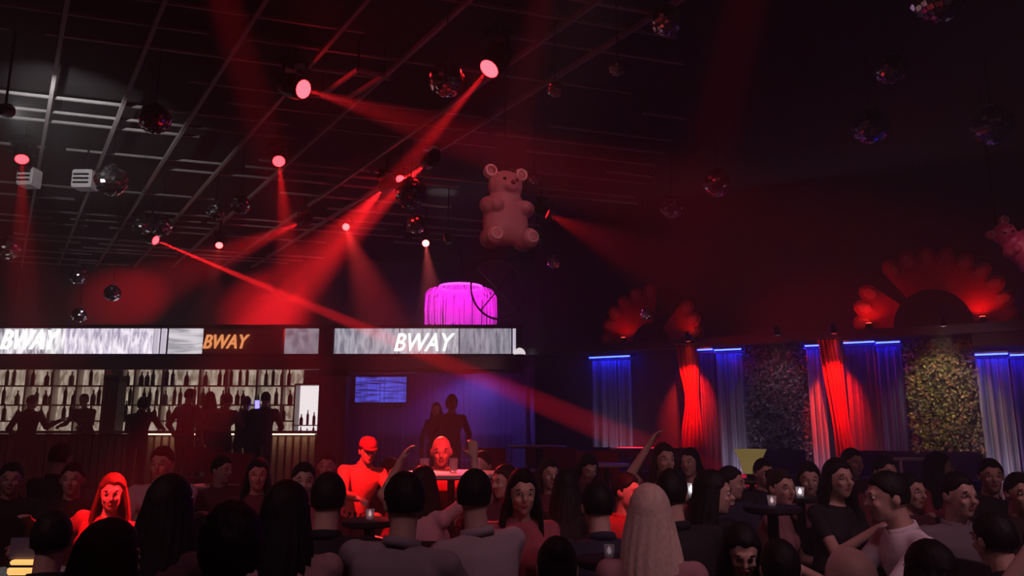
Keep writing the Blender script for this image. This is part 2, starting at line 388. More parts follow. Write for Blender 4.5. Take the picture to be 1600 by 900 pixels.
# ---- recess right of the bar: blue-lit booth behind a thread curtain
struct('wall_booth', bxm(xat(545, 16.8), xat(835, 16.8), 16.8, 16.95, TERR, ZF + .3), mat('slate blue wall', (.12, .12, .2), .6, var=.2))
struct('trim_1', bxm(xat(541, 14.2), xat(828, 14.2), 14.2, 14.32, zat(583, 14.2), zat(573, 14.2)), mat('grey booth rail', (.30, .24, .30), .4))
struct('trim_2', bxm(xat(822, 14.2), xat(828, 14.2), 14.14, 14.34, TERR, ZF), mat('grey booth rail', (.30, .24, .30), .4))
def pleat(bm, p0, p1, ztop, zbot, amp, waves, uvl, nx=60, nz=12, shape=None):
    """hanging cloth between two floor points; shape(v) -> (scale about centre, shift) along the run"""
    d = (p1 - p0); L = d.length; t = d / L; nrm = Vector((t.y, -t.x, 0)); grid = []
    for j in range(nz + 1):
        vv = j / nz; sc_, sh = shape(vv) if shape else (1, 0); row = []
        for i in range(nx + 1):
            u = i / nx; s = L * (.5 + (u - .5) * sc_) + sh
            a = amp * (math.sin(u * waves * 2 * math.pi) + .4 * math.sin(u * waves * 4.7 + 1.3)) * (.55 + .45 * vv) / max(sc_, .5)
            p = p0 + t * s + nrm * a; p.z = ztop + (zbot - ztop) * vv; row.append(bm.verts.new(p))
        grid.append(row)
    for j in range(nz):
        for i in range(nx):
            f = bm.faces.new((grid[j][i], grid[j + 1][i], grid[j + 1][i + 1], grid[j][i + 1])); f.smooth = True
            for l, (a, b) in zip(f.loops, ((i, j), (i, j + 1), (i + 1, j + 1), (i + 1, j))): l[uvl].uv = (a / nx * L, b / nz)
def curtain(name, label, cat, p0, p1, ztop, zbot, amp, waves, m, shape=None, rail=True, thick=0., extra=None):
    c = (p0 + p1) / 2; t = thing(name, label, cat, (c.x, c.y, zbot))
    bm = bmesh.new(); uvl = bm.loops.layers.uv.new('uv'); pleat(bm, p0, p1, ztop, zbot, amp, waves, uvl, shape=shape)
    for q in bm.verts: q.co -= Vector((c.x, c.y, zbot))
    o = obj('cloth', bm, m, t)
    if thick: s = o.modifiers.new('thick', 'SOLIDIFY'); s.thickness = thick
    if rail:
        bm = bmesh.new(); e = (p1 - p0).normalized() * .03; z = Vector((0, 0, ztop + .02)); o_ = Vector((c.x, c.y, zbot))
        tube(bm, [p0 - e + z - o_, p1 + e + z - o_], .014, 8); obj('rail', bm, M_STEEL, t)
    return t
p = lambda px, Y: Vector((xat(px, Y, 600), Y, 0))
curtain('thread_curtain', 'wide pale thread curtain in front of the blue booth', 'curtain', p(548, 14.45), p(821, 14.45), zat(583, 14.45), TERR + .02, .035, 14, sheer_mat('pale threads', (.5, .48, .58), .30, 24))
# blue screen in the booth
q0 = at(553, 588, 16.5); q1 = at(632, 628, 16.5)
tv = thing('screen', 'glowing blue screen behind the thread curtain', 'screen', ((q0.x + q1.x) / 2, 16.72, q1.z)); hw = (q1.x - q0.x) / 2; hh = q0.z - q1.z
obj('frame', bxm(-hw - .04, hw + .04, 0, .06, -.04, hh + .04, .01), M_METAL, tv)
obj('display', bxm(-hw, hw, -.01, -.001, 0, hh), streak_mat('blue screen picture', (.01, .01, .12), (.10, .12, .95), 1.3, .5, 5, 2), tv)
sb = thing('ceiling_spot', 'blue downlight over the booth behind the thread curtain', 'lamp', (-.8, 15.9, ZF + .28))
bm = bmesh.new(); lathe(bm, [(.07, 0), (.08, .02), (.08, .10), (.05, .12)]); obj('can', bm, M_METAL, sb)
bm = bmesh.new(); lathe(bm, [(.06, -.004), (.06, .0)]); obj('lens', bm, mat('blue lens', em=(.1, .1, 1), es=8), sb)
lamp('booth_light', 'SPOT', (-.8, 15.9, ZF + .26), 330, (.26, .15, 1), sb, (-.8, 16.6, .5), 130, .6)

# ---- right wall: curtain bays, leaf walls, drapes, LED strips
def wp(px, py, off): return onwall(px, py, off)
M_SHEER = sheer_mat('white threads', (.75, .72, .8), .46, 30)
M_SHEERD = sheer_mat('dark wine threads', (.42, .09, .13), .62, 34)
M_SHEERB = sheer_mat('violet blue threads', (.22, .18, .45), .55, 34)
M_BLED = mat('blue led strip', em=(.008, .016, 1), es=48)
def bay(px0, px1, pyt, off, label, m, ledlabel, es=None, bottom=TERR + .02):
    a, b = wp(px0, 640, off), wp(px1, 640, off); zt = wp((px0 + px1) / 2, pyt, off).z
    a.z = b.z = 0
    t = curtain('thread_curtain', label, 'curtain', a, b, zt, bottom, .03, max(3, (b - a).length * 7), m)
    if ledlabel:
        c = (a + b) / 2 + WN * .10; L = (b - a).length / 2
        l = thing('led_strip', ledlabel, 'light strip', (c.x, c.y, zt + .05), WALLROT)
        obj('channel', bxm(-L, L, -.03, .03, .012, .04), M_STEEL, l)
        obj('diffuser', bxm(-L, L, -.02, .02, -.005, .012), M_BLED, l)
bay(926, 989, 563, .02, 'short white thread curtain nearest the booth, lit blue on top', M_SHEER, 'blue light strip above the curtain nearest the booth')
bay(1096, 1120, 552, .02, 'narrow wine thread curtain beside the first red drape', M_SHEERD, 'blue light strip right beside the first red drape')
bay(1123, 1165, 552, .04, 'white thread curtain between the first red drape and the dark leaf wall', M_SHEER, 'blue light strip between first drape and dark leaf wall')
bay(1266, 1292, 546, .02, 'narrow white thread curtain left of the leaning red drape', M_SHEER, 'blue light strip left of the leaning red drape')
bay(1327, 1376, 541, .02, 'dark wine thread curtain right of the leaning red drape', M_SHEERD, 'blue light strip right of the leaning red drape')
bay(1378, 1416, 541, .03, 'deep blue thread curtain beside the yellow green leaf wall', M_SHEERB, 'blue light strip beside the yellow green leaf wall')
bay(1532, 1584, 560, .02, 'white thread curtain right of the yellow green leaf wall', M_SHEER, 'blue light strip right of the yellow green leaf wall')
bay(1587, 1680, 560, .03, 'deep blue thread curtain at the right edge', M_SHEERB, 'blue light strip at the right edge')
for px, pw, lab in ((957, 26, 'floor uplight below the curtain nearest the booth'), (1144, 26, 'floor uplight below the curtain beside the first drape'), (1279, 18, 'floor uplight below the curtain left of the leaning drape'), (1350, 10, 'floor uplight below the dark wine curtain'), (1558, 26, 'floor uplight below the curtain right of the yellow leaf wall')):
    c = wp(px, 640, .30); c.z = TERR; u = thing('floor_uplight', lab, 'spotlight', c)
    bm = bmesh.new(); lathe(bm, [(.06, 0), (.065, .01), (.06, .06), (.05, .07)], 12); obj('can', bm, M_METAL, u)
    bm = bmesh.new(); lathe(bm, [(.045, .0701), (.045, .074)], 12); obj('lens', bm, mat('lilac lens', em=(.85, .7, 1), es=6), u)
    lamp('uplight_glow', 'SPOT', c + Vector((0, 0, .09)), pw, (.85, .68, 1), u, c + Vector((0, 0, 1.6)) - WN * .30, 85, .9, .05)
M_RED = mat('red velvet drape', (.75, .02, .015), .7, bump=.15, bscale=60, trans=.25)
def drape(px0, px1, pyt, shape, label, off):
    a, b = wp(px0, 640, off), wp(px1, 640, off); a.z = b.z = 0; zt = wp(px0, pyt, off).z
    return curtain('drape', label, 'curtain', a, b, zt, TERR + .03, .045, 5, M_RED, shape, True, .006)
def sh1(v_): return 1 - .42 * math.exp(-((v_ - .36) / .17) ** 2), .05 * math.exp(-((v_ - .36) / .2) ** 2) + .03 * v_
def sh2(v_): return 1 - .25 * math.exp(-((v_ - .55) / .25) ** 2), .16 * v_
drape(1060, 1093, 540, sh1, 'bright red drape gathered in the middle', .16)
drape(1286, 1319, 531, sh2, 'tall red drape leaning right beside dark wine threads', .16)
for px, py, lab in ((1052, 556, 'red spotlight under the ledge over the gathered drape'), (1280, 541, 'red spotlight under the ledge over the leaning drape')):
    c = wp(px + 24, py, .75); c.z = LEDZ0 + .1
    f = thing('ledge_spot', lab, 'spotlight', c)
    bm = bmesh.new(); d = Vector((0, 0, -1)) - WN * .45; d.normalize(); tube(bm, [-d * .08, d * .02, d * .06], [.035, .045, .05], 12); obj('can', bm, M_METAL, f)
    bm = bmesh.new(); tube(bm, [d * .0601, d * .063], .044, 12); obj('lens', bm, mat('red lens', em=(1, .05, .04), es=14), f)
    bm = bmesh.new(); tube(bm, [Vector((0, 0, .02)), -WN * .62 + Vector((0, 0, -.03))], .012, 6); obj('bracket', bm, M_METAL, f)
    lamp('ledge_light', 'SPOT', c + d * .07, 900, (1, .03, .015), f, wp(px + 26, 606, .16), 44, .8, .03)
# leaf walls
def leafwall(px0, px1, py0, cols, label, n, seed, size=.055):
    a, b = wp(px0, 640, 0), wp(px1, 640, 0); s0, s1 = wallco(a)[0], wallco(b)[0]; z1 = wp(px0, py0, 0).z; z0 = TERR + .05
    t = thing('leaf_wall', label, 'plant wall', wallpt((s0 + s1) / 2, TERR, 0)); o0 = t.location.copy()
    bm = wallbox(s0, s1, -.12, -.02, TERR, z1)
    for q in bm.verts: q.co -= o0
    obj('backing', bm, mat('leaf wall backing', (.02, .02, .012), .9), t)
    r = random.Random(seed)
    for ci, col in enumerate(cols):
        bm = bmesh.new()
        for _ in range(n // len(cols)):
            s = r.uniform(s0, s1); z = r.uniform(z0, z1); off = r.uniform(-.02, .07); c = wallpt(s, z, off) - o0
            if ci == 0 and len(cols) > 2 and (s - s0) / (s1 - s0) > .5 + .2 * math.sin(z * 5): continue
            L = size * r.uniform(.7, 1.4); m = Matrix.Translation(c) @ Matrix.Rotation(r.uniform(-1.2, 1.2), 4, 'X') @ Matrix.Rotation(r.uniform(-1, 1) + WALLROT, 4, 'Z') @ Matrix.Rotation(r.uniform(0, 6.28), 4, 'Y')
            q = [bm.verts.new(m @ Vector(x_)) for x_ in ((0, 0, 0), (L * .33, -.012, L * .5), (0, 0, L), (-L * .33, -.012, L * .5))]
            bm.faces.new((q[0], q[1], q[2])); bm.faces.new((q[0], q[2], q[3]))
        o = obj('leaves', bm, col, t); tag(o, kind='stuff')
LG = mat('yellow green leaf', (.34, .38, .04), .5, trans=.3); LO = mat('olive leaf', (.16, .17, .05), .5, trans=.2); LB = mat('tan leaf', (.30, .20, .10), .55); LD = mat('dark grey leaf', (.10, .09, .10), .5)
leafwall(1420, 1530, 536, (LG, LO, LB), 'leafy wall panel of yellow green and tan leaves', 3600, 5)
leafwall(1168, 1264, 538, (LD, mat('dull mauve leaf', (.16, .13, .15), .5)), 'dark leafy wall panel with dull mauve leaves', 3000, 6)
for px, lab, pw, col in ((1476, 'warm downlight over the yellow green leaf wall', 85, (1, .82, .5)), (1215, 'dim downlight over the dark leaf wall', 22, (.9, .75, .85))):
    c = wp(px, 530, .75); c.z = LEDZ0 + .12
    f = thing('ledge_spot', lab, 'spotlight', c)
    bm = bmesh.new(); d = (Vector((0, 0, -1)) - WN * .45).normalized(); tube(bm, [-d * .08, d * .02, d * .06], [.035, .045, .05], 12); obj('can', bm, M_METAL, f)
    bm = bmesh.new(); tube(bm, [d * .0601, d * .063], .044, 12); obj('lens', bm, mat('lens ' + lab, em=col, es=pw / 20), f)
    bm = bmesh.new(); tube(bm, [Vector((0, 0, .02)), -WN * .62 + Vector((0, 0, -.03))], .012, 6); obj('bracket', bm, M_METAL, f)
    lamp('leaf_light', 'SPOT', c + d * .07, pw, col, f, wp(px, 640, 0), 75, .8, .04)
# plain panels between the bays
for i, (a, b) in enumerate(((835, 922), (993, 1056))):
    bm = wallbox(wallco(wp(a, 640, 0))[0], wallco(wp(b, 640, 0))[0], -.35, -.05, TERR, LEDZ0)
    struct(f'trim_{i + 3}', bm, mat('dark wall panel', (.045, .03, .04), .5, var=.3))
sl = wallco(wp(1530, 640, 0))[0]; struct('trim_5', wallbox(sl, sl + 1.8, -.30, .12, wp(1532, 552, .1).z + .10, LEDZ0), mat('dark wall panel', (.045, .03, .04), .5, var=.3))
# fan ornaments standing on the ledge
M_FAN = mat('deep red fan petal', (.42, .02, .02), .45, var=.3); M_FANT = mat('pale red petal tip', (.60, .16, .15), .4); M_HUB = mat('black fan hub', (.008, .007, .008), .8)
def fan(px, py, rpx, hub, label, n, dark, lights):
    c = wp(px, py, .0); c.z = LEDZ1; Rr = rpx / F_PX * c.y
    t = thing('fan_ornament', label, 'wall ornament', c, WALLROT)
    bm = bmesh.new(); m = 20
    pts = [Vector((math.cos(math.pi * i / m) * hub, 0, math.sin(math.pi * i / m) * hub * 1.05)) for i in range(m + 1)]
    loft(bm, [[q + Vector((0, y, 0)) for q in pts] for y in (-.10, .06)]); bmesh.ops.recalc_face_normals(bm, faces=bm.faces[:]); obj('hub', bm, M_HUB, t)
    for i in range(n):
        an = math.pi * (i + .5) / n; w0 = .05; w1 = math.pi * Rr / n * .46; r0, r1 = hub * .8, Rr * (.9 + .1 * math.sin(an))
        bm = bmesh.new(); prof = [(-w0, r0), (-w1 * .8, r0 + (r1 - r0) * .6), (-w1, r0 + (r1 - r0) * .82), (-w1 * .6, r1 * .97), (0, r1), (w1 * .6, r1 * .97), (w1, r0 + (r1 - r0) * .82), (w1 * .8, r0 + (r1 - r0) * .6), (w0, r0)]
        ca, sa = math.cos(an - math.pi / 2), math.sin(an - math.pi / 2)
        def P3(x_, z_, y_): return Vector((x_ * ca - z_ * sa, y_ - .02 * (1 - abs(x_) / max(w1, .01)), x_ * sa + z_ * ca))
        loft(bm, [[P3(x_, z_, y_) for x_, z_ in prof] for y_ in (0, .03)]); bmesh.ops.recalc_face_normals(bm, faces=bm.faces[:])
        pt = obj('petal', bm, M_HUB if i in dark else M_FAN, t)
        if i not in dark:
            bm = bmesh.new(); tip = [(-w1 * .5, r1 * .80), (-w1 * .5, r1 * .90), (0, r1 * .95), (w1 * .5, r1 * .90), (w1 * .5, r1 * .80), (0, r1 * .76)]
            loft(bm, [[P3(x_, z_, y_) for x_, z_ in tip] for y_ in (-.03, .005)]); bmesh.ops.recalc_face_normals(bm, faces=bm.faces[:]); obj('petal_tip', bm, M_FANT, pt)
    for lx, pw, lab in lights:
        p0 = wallpt(wallco(c)[0] + lx, LEDZ1, .18)
        u = thing('uplight', lab, 'spotlight', p0)
        bm = bmesh.new(); lathe(bm, [(.05, 0), (.055, .01), (.05, .07), (.04, .08)], 12); obj('can', bm, M_METAL, u)
        bm = bmesh.new(); lathe(bm, [(.036, .0801), (.036, .084)], 12); obj('lens', bm, mat('red lens', em=(1, .05, .04), es=14), u)
        lamp('uplight_light', 'SPOT', p0 + Vector((0, 0, .1)), pw, (1, .04, .035), u, p0 + Vector((0, 0, 1)) - WN * .12, 150, .7, .03)
fan(1458, 508, 128, .52, 'large red fan ornament with black hub on the ledge', 13, (9,), ((-.85, 5, 'red uplight left of the large fan hub'), (.62, 7, 'red uplight right of the large fan hub')))
fan(1018, 545, 92, .30, 'smaller red fan ornament on the ledge near the gathered drape', 11, (3, 4), ((-.45, 3, 'red uplight left of the smaller fan hub'), (.7, 2, 'red uplight right of the smaller fan hub')))

# ================================================================== HANGING THINGS
def hang(px, py, drop, ymax=13.2):
    p = onz(px, py, CEIL - drop) if ray(px, py).z > .01 else at(px, py, ymax)
    return p if 0 < p.y < ymax else at(px, py, ymax)
# ---- red moving-head lights
def lens_mat(name, col, es): return mat(name, (.02, .02, .02), em=col, es=es)
def head_light(px, py, target, power, cone, label, drop=.32, col=(1, .03, .03), es=40, size=.13, blend=.5, ymax=13.2, pos=None):
    c = Vector(pos) if pos else hang(px, py, drop, ymax); t = thing('moving_head_light', label, 'stage light', c)
    d = (Vector(target) - c).normalized(); s = size
    up = CEIL + .12 - c.z
    bm = bmesh.new(); box(bm, -s * .8, s * .8, -s * .8, s * .8, s * 1.25, s * 1.7); obj('base', bm, M_METAL, t)
    bm = bmesh.new(); tube(bm, [(0, 0, s * 1.7), (0, 0, up)], .02, 6); obj('hanger', bm, M_METAL, t)
    sx = Vector((d.y, -d.x, 0)); sx = sx.normalized() if sx.length > .01 else Vector((1, 0, 0))
    for sg in (-1, 1):
        bm = bmesh.new(); a = sx * sg * s * 1.05
        tube(bm, [a * .2 + Vector((0, 0, s * 1.25)), a + Vector((0, 0, s * 1.1)), a], s * .16, 6); obj('yoke_arm', bm, M_METAL, t)
    bm = bmesh.new(); tube(bm, [-d * s * 1.2, -d * s * 1.0, -d * s * .2, d * s * .5, d * s * .9], [s * .45, s * .72, s * .85, s * .8, s * .72], 14); hd = obj('head', bm, M_METAL, t)
    bm = bmesh.new(); tube(bm, [d * s * .901, d * s * .93, d * s * .96], [s * .62, s * .55, s * .2], 14); obj('lens', bm, lens_mat('lens %s %g' % (col, es), col, es), hd)
    lamp('beam', 'SPOT', c + d * s * 1.0, power, col, t, target, cone, blend, .02)
    return c
def spot_of(px, py, Y): return at(px, py, Y)
RED = (1, .012, .016)
head_light(235, 372, spot_of(1000, 695, 11.6), 170000, 3.0, 'red stage light at far left throwing a long thin beam right', .35, RED, 26, ymax=13.0)
head_light(775, 95, spot_of(185, 790, 5.0), 12000, 8, 'big bright red stage light right of the large mirror ball', .30, RED, 26, .16, 1.)
head_light(460, 135, at(760, 228, 6.5), 3500, 13, 'bright red stage light at upper left beaming right', .30, RED, 26, .16, 1.)
head_light(672, 250, at(400, 488, 17.9), 34000, 13, 'uppermost red stage light in the slanting row of three', .3, RED, 26, blend=1.)
head_light(626, 276, spot_of(560, 760, 6.2), 6000, 8, 'middle red stage light in the slanting row of three', .3, RED, 20, .1, 1.)
head_light(604, 290, at(420, 485, 17.9), 30000, 16, 'lowest red stage light in the slanting row of three', .3, RED, 26, blend=1.)
head_light(435, 246, spot_of(490, 760, 6.0), 7000, 9, 'red stage light shining straight down left of the row of three', .3, RED, 20, blend=1.)
head_light(476, 345, at(200, 465, 17.9), 14000, 14, 'small red stage light beaming left above the bar', .35, RED, 20, blend=1.)
head_light(34, 240, spot_of(40, 800, 7.4), 2200, 12, 'red stage light at the left edge beside a white ceiling box', .3, RED, 20, blend=1.)
head_light(343, 380, spot_of(300, 700, 9), 700, 14, 'small red stage light over the middle of the bar', .35, (1, .05, .05), 14, .10, 1.)
head_light(540, 353, spot_of(700, 790, 5.2), 7000, 9, 'small red stage light above the canopy dark panel', .35, (1, .04, .04), 12, .10, 1.)
head_light(846, 330, spot_of(1080, 440, 11.8), 900, 36, 'red stage light just right of the hanging bear', .4, RED, 2, .12, 1.)
head_light(665, 378, spot_of(700, 715, 7.0), 4000, 9, 'small pale stage light below the mirror ball left of the bear', .35, (1, .12, .11), 14, .10, 1.)
for ps, tg, pw, cn, lb in (((-1.6, 1.9, 5.0), spot_of(572, 735, 6.4), 6500, 6, 'aimed at the capped person'), ((-2.8, 1.9, 5.0), spot_of(180, 785, 5.0), 3600, 7, 'aimed at the spread arms'),
                           ((.5, 2.3, 5.0), spot_of(705, 705, 6.7), 3000, 6, 'aimed at the pair by the booth'), ((1.3, 2.0, 5.0), spot_of(985, 770, 5.1), 1300, 8, 'aimed at the dark middle')):
    head_light(0, 0, tg, pw, cn, 'red stage light above the viewer ' + lb, .3, RED, 20, .12, .8, pos=ps)
# white-pink ceiling wash cans near the viewer
for i, (x_, y_, tg, pw, cn, lab) in enumerate((
        (-2.9, .3, (-2.4, 4.2, 1.0), 110, 52, 'left pale pink wash can high above the near tables'),
        (.4, -.2, (.3, 4.0, 1.0), 95, 52, 'middle pale pink wash can high above the near tables'),
        (3.4, .3, (2.0, 4.2, 1.0), 230, 50, 'right pale pink wash can high above the near tables'),
        (4.6, 2.6, (5.75, 8.0, 3.2), 260, 14, 'added narrow pink can brightening the tilted bear'))):  # extra can, added only to brighten the tilted bear
    c = Vector((x_, y_, CEIL - .35)); t = thing('wash_can', lab, 'stage light', c); d = (Vector(tg) - c).normalized()
    bm = bmesh.new(); tube(bm, [-d * .12, d * .05, d * .14], [.06, .08, .085], 12); obj('can', bm, M_METAL, t)
    bm = bmesh.new(); tube(bm, [d * .1401, d * .145], .07, 12); obj('lens', bm, lens_mat('pink lens', (1, .6, .7), 6), t)
    bm = bmesh.new(); tube(bm, [(0, 0, .05), (0, 0, .47)], .015, 6); obj('hanger', bm, M_METAL, t)
    lamp('wash', 'SPOT', c + d * .16, pw, (1, .50, .62), t, tg, cn, .8, .12)
# white floodlights on the canopy roof shining up at the ceiling, and one at the bear
for px, tgt, pw, lab, cn in ((120, (-6.3, 9.4, CEIL), 45, 'white floodlight on the canopy roof at left', 75), (640, (-.8, 11.2, CEIL), 18, 'white floodlight on the canopy roof near the fringe lamp', 55)):
    c = at(px, 512, BY + .5); c.z = ZB0 + .17; t = thing('floodlight', lab, 'spotlight', c); d = (Vector(tgt) - c).normalized()
    bm = bmesh.new(); box(bm, -.1, .1, -.05, .05, -.15, -.11); box(bm, -.12, -.1, -.02, .02, -.15, .02); box(bm, .1, .12, -.02, .02, -.15, .02); obj('bracket', bm, M_METAL, t)
    bm = bmesh.new(); tube(bm, [-d * .07, d * .0, d * .06], [.05, .09, .1], 12); obj('housing', bm, M_METAL, t)
    bm = bmesh.new(); tube(bm, [d * .0601, d * .065], .085, 12); obj('lens', bm, lens_mat('white lens', (1, .95, .95), 10), t)
    lamp('flood', 'SPOT', c + d * .08, pw, (1, .93, .93), t, tgt, cn, .8, .06)
for px, py, dr, tp, pw, cn, lab in ((8, 172, .75, (140, 200), 150, 80, 'white uplight hanging at the left edge under the ceiling grid'), (700, 372, .75, (692, 310), 30, 42, 'white uplight hanging left of the bear under the ceiling')):
    c = hang(px, py, dr); t = thing('ceiling_uplight', lab, 'stage light', c); tg = onz(*tp, CEIL); d = (tg - c).normalized()
    bm = bmesh.new(); tube(bm, [-d * .10, d * .0, d * .06], [.05, .07, .075], 12); obj('can', bm, M_METAL, t)
    bm = bmesh.new(); tube(bm, [d * .0601, d * .064], .06, 12); obj('lens', bm, lens_mat('white lens', (1, .95, .95), 10), t)
    bm = bmesh.new(); tube(bm, [(0, 0, .02), (0, 0, CEIL + .12 - c.z)], .012, 6); obj('hanger', bm, M_METAL, t)
    lamp('uplight_beam', 'SPOT', c + d * .08, pw, (1, .95, .95), t, tg, cn, .9, .05)
# ---- mirror balls
def ball_mesh():
    bm = bmesh.new(); n, m = 22, 14; r = random.Random(2)
    for j in range(m):
        a0, a1 = math.pi * (j + .06) / m - math.pi / 2, math.pi * (j + .94) / m - math.pi / 2; am = (a0 + a1) / 2
        cnt = max(4, int(n * math.cos(am)))
        for i in range(cnt):
            b0, b1 = 2 * math.pi * (i + .06) / cnt, 2 * math.pi * (i + .94) / cnt
            tilt = r.uniform(-.07, .07); tl2 = r.uniform(-.07, .07); q = []
            for a, b, e in ((a0, b0, 1), (a0, b1, 1), (a1, b1, 1), (a1, b0, 1)):
                k_ = 1 + tilt * (1 if a == a1 else -1) * .6 + tl2 * (1 if b == b1 else -1) * .6
                q.append(bm.verts.new(Vector((math.cos(a) * math.cos(b), math.cos(a) * math.sin(b), math.sin(a))) * k_))
            bm.faces.new(q)
    return mesh(bm, 'mirror_tiles')
BALL = ball_mesh(); bm = bmesh.new(); bmesh.ops.create_icosphere(bm, subdivisions=3, radius=.97); CORE = mesh(bm, 'ball_core')
bm = bmesh.new(); lathe(bm, [(.22, .90), (.24, .98), (.22, 1.08), (.08, 1.12)], 12); BCAP = mesh(bm, 'cap')
M_MIR = mat('mirror tile', (.9, .9, .92), .22, 1.); M_CORE = mat('ball core', (.02, .02, .02), .7)
def mirror_ball(px, py, rpx, label, drop=.7, ymax=13.0):
    c = hang(px, py, drop, ymax); rad = rpx / F_PX * (c - CAM).length
    t = thing('mirror_ball', label, 'mirror ball', c, random.uniform(0, 6), 'mirror balls hanging from the ceiling')
    for nm, me, m in (('mirror_tiles', BALL, M_MIR), ('core', CORE, M_CORE), ('cap', BCAP, M_STEEL)):
        o = obj(nm, me, m, t); o.scale = (rad,) * 3
    bm = bmesh.new(); tube(bm, [(0, 0, rad * 1.1), (0, 0, CEIL + .12 - c.z)], .006, 5); obj('cord', bm, M_METAL, t)
for a in ((698, 125, 26, 'largest mirror ball beside the big red stage light'), (242, 186, 21, 'mirror ball under the white ceiling grid at left'),
          (174, 282, 21, 'mirror ball beside the second white ceiling box'), (642, 302, 24, 'mirror ball just below the slanting row of red lights'),
          (1120, 285, 21, 'mirror ball right of centre, the upper of a close pair'), (1050, 323, 18, 'mirror ball right of centre, the lower of a close pair'),
          (1360, 197, 24, 'mirror ball upper right, left of two level balls'), (1551, 195, 25, 'mirror ball upper right, right of two level balls'),
          (1392, 108, 20, 'dim mirror ball above the two level balls at right'), (1468, -8, 34, 'mirror ball cut by the top edge at right'),
          (1042, 32, 22, 'mirror ball near the top edge right of centre'), (376, 320, 14, 'small mirror ball above the bar, right of a pair'),
          (338, 330, 13, 'small mirror ball above the bar, left of a pair'), (252, 354, 14, 'small mirror ball touching the long thin red beam'),
          (222, 352, 13, 'small dark mirror ball just left of the beam light'), (650, 350, 15, 'dim mirror ball under the ball below the red row'),
          (865, 410, 10, 'tiny mirror ball below right of the hanging bear'), (1080, 490, 11, 'small mirror ball above the gathered red drape', ),
          (1300, 476, 11, 'small mirror ball above the leaning red drape'), (122, 430, 12, 'small mirror ball high on the left above the sign'),
          (176, 458, 11, 'small mirror ball above the sign, second from the left'), (124, 492, 10, 'tiny mirror ball just over the left sign band'),
          (12, 388, 15, 'mirror ball at the left edge above the sign'), (838, 372, 12, 'small mirror ball by the foot of the hanging bear'),
          (835, 278, 9, 'tiny mirror ball beside the ear of the hanging bear'), (965, 105, 13, 'faint mirror ball high in the middle of the ceiling'),
          (868, 140, 12, 'faint mirror ball right of the big red stage light'), (1010, 490, 10, 'small mirror ball in front of the smaller fan')):
    mirror_ball(*a)
# ---- white ceiling boxes at left
for px, py, w_, h_, lab in ((46, 278, .22, .26, 'small white ceiling box beside the left edge red light'), (134, 282, .28, .26, 'white ceiling box left of a mirror ball')):
    c = hang(px, py, .45); t = thing('ceiling_box', lab, 'ceiling unit', c)
    obj('casing', bxm(-w_ / 2, w_ / 2, -.12, .12, -h_ / 2, h_ / 2, .015), mat('white enamel', (.8, .8, .82), .4), t)
    for i in range(3): z = -h_ / 2 + .05 + i * .06; obj('grille_slat', bxm(-w_ * .38, w_ * .38, -.135, -.121, z, z + .025), M_METAL, t)
    bm = bmesh.new(); tube(bm, [(0, 0, h_ / 2), (0, 0, CEIL + .12 - c.z)], .015, 6); obj('hanger', bm, M_METAL, t)
# ---- hanging gummy bears
def bear_mesh():
    bm = bmesh.new(); E = lambda x, y, z, a, b, c: ell(bm, (x, y, z), a, b, c)
    E(0, 0, .36, .265, .20, .30); E(0, -.02, .30, .275, .21, .24); E(0, 0, .58, .21, .17, .14)                      # belly
    E(0, -.01, .76, .205, .18, .185); E(0, -.17, .72, .085, .07, .065)                # head, muzzle
    for s in (-1, 1):
        E(s * .185, .01, .915, .085, .055, .085)                                      # ears
        E(s * .235, -.06, .50, .095, .12, .10); E(s * .17, -.17, .49, .08, .08, .08)    # arms
        E(s * .205, -.08, .12, .125, .16, .12); E(s * .215, -.215, .13, .10, .07, .115)   # legs
    return remesh(bm, .016, 3)
BEAR = bear_mesh(); M_BEAR = mat('pink translucent gummy', (.58, .24, .27), .35, trans=.3)
bm = bmesh.new(); bmesh.ops.create_uvsphere(bm, u_segments=10, v_segments=8, radius=.022); BEYE = mesh(bm, 'eye', True)
bm = bmesh.new(); bmesh.ops.create_uvsphere(bm, u_segments=10, v_segments=8, radius=.03); BNOSE = mesh(bm, 'nose', True)
bm = bmesh.new()
for i in range(16): 
    pass
def ring_mesh(Rr, r, n=24, m=8):
    b = bmesh.new(); vr = []
    for i in range(n):
        a = 2 * math.pi * i / n
        vr.append([b.verts.new(((Rr + r * math.cos(2 * math.pi * j / m)) * math.cos(a), r * math.sin(2 * math.pi * j / m), (Rr + r * math.cos(2 * math.pi * j / m)) * math.sin(a))) for j in range(m)])
    for i in range(n):
        for j in range(m): b.faces.new((vr[i][j], vr[(i + 1) % n][j], vr[(i + 1) % n][(j + 1) % m], vr[i][(j + 1) % m]))
    bmesh.ops.recalc_face_normals(b, faces=b.faces[:]); return mesh(b, 'ring', True)
bm.free(); EARR = ring_mesh(.06, .014); SOLE = ring_mesh(.06, .012)
def bear(pos, scale, rz, roll, label, m, mr):
    t = thing('hanging_bear', label, 'bear figure', pos); t.rotation_euler = (0, roll, rz); t.scale = (scale,) * 3
    obj('body', BEAR, m, t)
    for s in (-1, 1):
        obj('eye', BEYE, M_BLACK, t, (s * .075, -.165, .80)); obj('ear_rim', EARR, mr, t, (s * .19, -.045, .92)); obj('sole_rim', SOLE, mr, t, (s * .217, -.285, .13))
    obj('nose', BNOSE, mat('dark pink nose', (.25, .04, .05), .4), t, (0, -.235, .745))
    bpy.context.view_layer.update(); mw = t.matrix_world; top = mw @ Vector((0, 0, .93)); inv = mw.inverted()
    bm = bmesh.new(); tube(bm, [inv @ top, inv @ Vector((top.x, top.y, CEIL + .12))], .006 / scale, 5); obj('cable', bm, M_METAL, t)
BD = 7.6; b0 = at(790, 393, BD); b1 = at(790, 262, BD)
